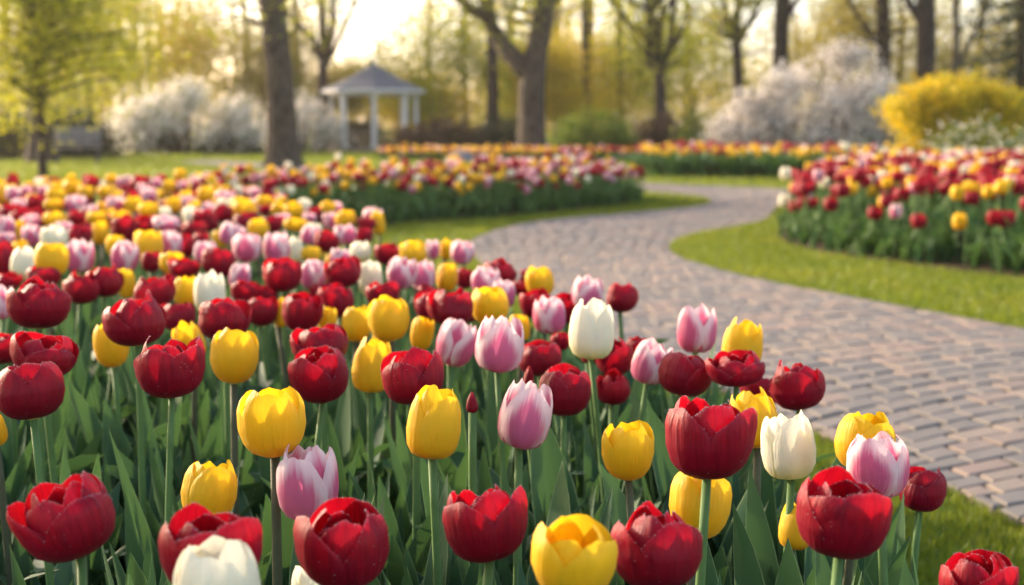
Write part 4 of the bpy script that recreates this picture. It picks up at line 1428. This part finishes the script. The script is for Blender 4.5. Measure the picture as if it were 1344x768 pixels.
def shrub(name, label, px0, px1, top_px, d, mats, rng, blossom=None, n_c=90, n_leaf=30, leaf=0.10, sigma=0.18, n_bl=0, bl=0.09, depth=None, crest=None, cat='shrub', group=None, lobes=0, shoots=0):
    """a shrub as wide as px0..px1 and as tall as top_px at distance d: stems, foliage and, where it flowers, blossoms"""
    pc_ = at((px0 + px1) / 2, 165, d)
    wd = (px1 - px0) * d / FPX
    h = at(0, top_px, d)[2]
    dp = depth or wd * 0.5
    root = thing(name, label, cat, (pc_[0], d, 0), 0, group)
    st, fo, bo = MB(), MB(), MB()
    inner, shell = [], []
    for k in range(n_c):
        u, v_ = rng.uniform(-1, 1), rng.uniform(-1, 1)
        rr_ = math.hypot(u, v_)
        if rr_ > 1:
            u, v_ = u / rr_ * rng.uniform(.6, 1), v_ / rr_ * rng.uniform(.6, 1)
            rr_ = math.hypot(u, v_)
        cr_ = crest(u) if crest else 1.0
        hmax = h * cr_ * math.sqrt(max(0.05, 1 - rr_ ** 2.4)) * rng.uniform(.82, 1.04)
        f = rng.uniform(0.12, 1.0) ** 0.6
        p = np.array([u * wd / 2, v_ * dp / 2, hmax * f])
        shell.append(p)
        if k % 3 == 0:
            b = np.array([u * wd * .15, v_ * dp * .15, -0.03])
            m_ = b * 0.4 + p * 0.6 + np.array([0, 0, h * 0.08])
            st.tube([b, m_, p, p + (p - m_) * .4], [0.025, 0.016, 0.008, 0.003], 5)
    if lobes:
        heads = [shell[k] for k in rng.choice(len(shell), lobes, replace=False)]
        shell = [q_ for q_ in shell if rng.random() < 0.6]
        for q_ in heads:
            rl = rng.uniform(0.16, 0.36) * h / 2.4
            for _ in range(7):
                v_ = rng.normal(0, 1, 3)
                v_ /= np.linalg.norm(v_)
                pp = q_ + v_ * rl * np.array([1.15, 1.0, 0.8])
                if pp[2] > 0.1:
                    shell.append(pp)
            st.tube([np.array([q_[0] * .15, q_[1] * .15, -.03]), q_ * np.array([.55, .55, .5]), q_], [.03, .02, .008], 5)
    for _ in range(shoots):
        u, v_ = rng.uniform(-.85, .85), rng.uniform(-.8, .8)
        b = np.array([u * wd / 2, v_ * dp / 2, h * 0.62 * math.sqrt(max(.1, 1 - u * u))])
        e_ = b + np.array([u * .4 + rng.normal(0, .12), v_ * .3, rng.uniform(.35, .62)]) * h * .5
        st.tube([b * np.array([.6, .6, .5]), b, e_], [.012, .008, .003], 4)
        shell += [b * (1 - f_) + e_ * f_ for f_ in (.3, .6, .85, 1.0)]
    leaf_cloud(fo, shell, sigma, n_leaf, leaf, rng, lo=0.02)
    st.build('stem', M['bark_dark'], root)
    fo.build('foliage', M[mats], root)
    if blossom:
        up_ = [p for p in shell if p[2] > 0.12 * h]
        leaf_cloud(bo, up_, sigma * 1.15, n_bl, bl, rng, lo=0.05)
        bo.build('blossoms', M[blossom], root)
    return root


rng = np.random.default_rng(66)
shrub('flowering_shrub', 'wide white blossoming shrub left of the straight grey trunk', 148, 352, 98, 42, 'fo_green', rng, 'blossom', 100, 22, 0.09, 0.20, 46, 0.095, lobes=36, crest=lambda u: 0.72 + 0.28 * math.cos((u - 0.35) * 1.6), group='white blossoming shrubs')
shrub('flowering_shrub', 'white blossoming shrub between the grey trunk and the gazebo', 350, 450, 128, 44, 'fo_green', rng, 'blossom', 100, 12, 0.09, 0.18, 34, 0.11, group='white blossoming shrubs')
shrub('flowering_shrub', 'tallest white blossoming shrub, mounded behind the back tulip bed', 918, 1195, 50, 34, 'fo_brown', rng, 'blossom', 130, 22, 0.08, 0.16, 62, 0.08, lobes=40, crest=lambda u: 0.74 + 0.26 * math.sin((u + 0.4) * 1.7), group='white blossoming shrubs')
shrub('flowering_shrub', 'low shrub with scattered white blossoms before the yellow bush', 1205, 1375, 150, 25, 'fo_green', rng, 'blossom', 70, 18, 0.07, 0.12, 7, 0.06, group='white blossoming shrubs')
shrub('forsythia_bush', 'bright yellow flowering bush at the right', 1180, 1330, 98, 28, 'fo_spring', rng, 'forsythia', 190, 24, 0.07, 0.12, 40, 0.075, shoots=70)
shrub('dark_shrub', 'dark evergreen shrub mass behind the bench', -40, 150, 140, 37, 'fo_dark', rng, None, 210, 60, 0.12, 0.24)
shrub('hedge', 'red brown hedge right of the gazebo', 505, 640, 156, 42, 'fo_brown', rng, None, 120, 40, 0.09, 0.14, depth=1.2, cat='hedge')
shrub('hedge', 'dark green hedge behind the forked trunk', 615, 712, 152, 43, 'fo_dark', rng, None, 100, 40, 0.09, 0.14, depth=1.2, cat='hedge')
shrub('round_shrub', 'rounded bright green shrub right of the forked trunk', 716, 838, 144, 39, 'fo_fresh', rng, None, 130, 46, 0.08, 0.14)
shrub('brown_shrub', 'brownish shrub under the slender dark tree', 825, 905, 150, 43, 'fo_brown', rng, None, 70, 36, 0.10, 0.15)
shrub('brown_shrub', 'low green and brown shrub at the left foot of the tallest white shrub', 890, 960, 140, 41, 'fo_green', rng, None, 70, 30, 0.09, 0.15)
shrub('dark_shrub', 'dark shrub behind the gazebo', 440, 505, 150, 52, 'fo_dark', rng, None, 60, 36, 0.11, 0.16)
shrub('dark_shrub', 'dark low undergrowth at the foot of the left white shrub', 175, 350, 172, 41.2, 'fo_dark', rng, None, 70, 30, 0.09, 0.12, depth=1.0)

# ------------------------------------------------------------------ the hazy evening air
t = NT('haze')
hv = t.n('VolumePrincipled')
hv.inputs['Color'].default_value = (1.0, 0.91, 0.83, 1)
hv.inputs['Density'].default_value = 0.0005
hv.inputs['Anisotropy'].default_value = 0.45
t.t.links.new(hv.outputs[0], t.n('OutputMaterial').inputs['Volume'])
mb = MB()
mb.box((0, 500, 9.5), (2400, 2200, 21))
tag(mb.build('haze', t.m, None, False), 'thin golden evening haze over the garden', 'haze', kind='stuff')

# ------------------------------------------------------------------ gazebo
GD = 45.0
gp = at(492, 165, GD)
S = GD / FPX
gz = thing('gazebo', 'small white gazebo with a grey pyramid roof beyond the beds', 'gazebo', (gp[0], GD, 0), R(6))
RP, RE = 55 * S, 66 * S
z_floor, z_post, z_eave, z_apex = 0.14, at(0, 126, GD)[2], at(0, 120, GD)[2], at(0, 85, GD)[2]
ang8 = [k * PI / 4 - PI / 2 for k in range(8)]


def ring8(r, z, off=0.0):
    return np.array([[r * math.cos(a + off), r * math.sin(a + off), z] for a in ang8])


mb = MB()
lo, hi = ring8(RP * 1.12, -0.02), ring8(RP * 1.12, z_floor)
mb.add(np.concatenate([lo, hi, [[0, 0, z_floor]]]), [[i, (i + 1) % 8, 8 + (i + 1) % 8, 8 + i] for i in range(8)], [[8 + i, 8 + (i + 1) % 8, 16] for i in range(8)])
mb.build('floor', M['deck'], gz, False)
for a in ang8:
    mb = MB()
    x, y = RP * math.cos(a), RP * math.sin(a)
    mb.box((x, y, z_floor + 0.06), (0.17, 0.17, 0.12), a)
    mb.box((x, y, (z_floor + z_post) / 2), (0.125, 0.125, z_post - z_floor - 0.12), a)
    mb.box((x, y, z_post - 0.035), (0.17, 0.17, 0.07), a)
    mb.build('post', M['white_paint'], gz, False)
for i in range(8):
    a0, a1 = ang8[i], ang8[(i + 1) % 8]
    p0, p1 = np.array([math.cos(a0), math.sin(a0)]) * RP, np.array([math.cos(a1), math.sin(a1)]) * RP
    m_ = (p0 + p1) / 2
    rot = math.atan2(*(p1 - p0)[::-1])
    L = np.linalg.norm(p1 - p0)
    mb = MB()
    mb.box((*m_, (z_post + z_eave) / 2 + 0.012), (L + 0.02, 0.10, z_eave - z_post + 0.02), rot)
    mb.build('beam', M['white_paint'], gz, False)
    if i not in (0, 7):
        mb = MB()
        mb.box((*m_, z_floor + 0.52), (L - 0.16, 0.06, 0.06), rot)
        mb.box((*m_, z_floor + 0.10), (L - 0.16, 0.05, 0.05), rot)
        for f in np.linspace(-0.42, 0.42, 8):
            q = m_ + (p1 - p0) * f
            mb.box((*q, z_floor + 0.31), (0.03, 0.03, 0.36), rot)
        mb.build('railing', M['deck'], gz, False)
mb = MB()
e0, e1, e2 = ring8(RE, z_eave - 0.02), ring8(RE, z_eave + 0.05), ring8(0.06, z_apex)
mid_r = ring8(RE * 0.5, z_eave + 0.05 + (z_apex - z_eave) * 0.42)
v = np.concatenate([e0, e1, mid_r, e2, [[0, 0, z_apex + 0.01], [0, 0, z_eave + 0.1]]])
mb.add(v, [[k * 8 + i, k * 8 + (i + 1) % 8, (k + 1) * 8 + (i + 1) % 8, (k + 1) * 8 + i] for k in range(3) for i in range(8)], [[24 + i, 24 + (i + 1) % 8, 32] for i in range(8)] + [[(i + 1) % 8, i, 33] for i in range(8)])
ro = mb.build('roof', M['shingle'], gz, False)
mb = MB()
mb.tube([(0, 0, z_apex - .02), (0, 0, z_apex + .06), (0, 0, z_apex + .10), (0, 0, z_apex + .15), (0, 0, z_apex + .22)], [.05, .03, .055, .04, .005], 10)
mb.build('finial', M['white_paint'], ro)
mb = MB()
for k in range(8):
    a0, a1 = ang8[k], ang8[(k + 1) % 8]
    p0, p1 = np.array([math.cos(a0), math.sin(a0)]) * (RE + .012), np.array([math.cos(a1), math.sin(a1)]) * (RE + .012)
    mb.box((*((p0 + p1) / 2), z_eave - 0.015), (np.linalg.norm(p1 - p0), 0.03, 0.09), math.atan2(*(p1 - p0)[::-1]))
mb.build('fascia', M['white_paint'], gz, False)
mb = MB()
mb.box((0, -RP * 1.2 - 0.05, 0.04), (0.9, 0.34, 0.08))
mb.build('step', M['deck'], gz, False)

# ------------------------------------------------------------------ bench under the trees at the left
bp = at(104, 165, 31)
bn = thing('park_bench', 'grey slatted park bench before the dark shrubs at the left', 'bench', (bp[0], 31, 0), R(12))
mb = MB()
for k in range(4):
    mb.box((0, -0.18 + k * 0.115, 0.38), (0.98, 0.10, 0.03))
mb.build('seat', M['bench_wood'], bn, False)
mb = MB()
for k in range(3):
    mb.box((0, 0.26 + k * 0.03, 0.50 + k * 0.13), (0.98, 0.03, 0.11))
mb.build('backrest', M['bench_wood'], bn, False)
for sx in (-0.42, 0.42):
    mb = MB()
    mb.box((sx, -0.17, 0.18), (0.05, 0.05, 0.362))
    mb.build('leg', M['bench_metal'], bn, False)
    mb = MB()
    mb.tube([(sx, 0.24, -.01), (sx, 0.25, 0.4), (sx, 0.36, 0.84)], [0.025, 0.025, 0.02], 8)
    mb.build('leg', M['bench_metal'], bn)
    mb = MB()
    mb.tube([(sx, 0.29, 0.58), (sx, 0.05, 0.60), (sx, -0.18, 0.58), (sx, -0.19, 0.40)], [0.02, 0.022, 0.022, 0.02], 8)
    mb.build('armrest', M['bench_metal'], bn)

# ------------------------------------------------------------------ grey boulders at the far bed
for (px, d, s, label) in ((606, 32.6, 0.26, 'larger grey boulder at the front of the far tulip line'), (634, 32.3, 0.18, 'smaller grey boulder beside the larger one at the far tulip line')):
    rng = np.random.default_rng(int(px))
    p = at(px, 165, d)
    a = np.linspace(0, 2 * PI, 14, endpoint=False)
    mb = MB()
    v = []
    for zf, rf in ((0, 1.0), (.25, 1.08), (.55, .95), (.8, .62), (.95, .25)):
        rr_ = s * rf * (1 + rng.normal(0, .07, 14))
        v.append(np.stack([np.cos(a) * rr_ * 1.3, np.sin(a) * rr_, np.full(14, zf * s * 1.1 - .02) + rng.normal(0, .01, 14)], 1))
    v = np.concatenate(v + [[[0, 0, s * 1.1]]])
    mb.add(v, [[k * 14 + i, k * 14 + (i + 1) % 14, (k + 1) * 14 + (i + 1) % 14, (k + 1) * 14 + i] for k in range(4) for i in range(14)], [[56 + i, 56 + (i + 1) % 14, 70] for i in range(14)])
    o = mb.build('boulder', M['stone'])
    o.location = (p[0], d, 0)
    tag(o, label, 'boulder', 'grey boulders at the far bed')
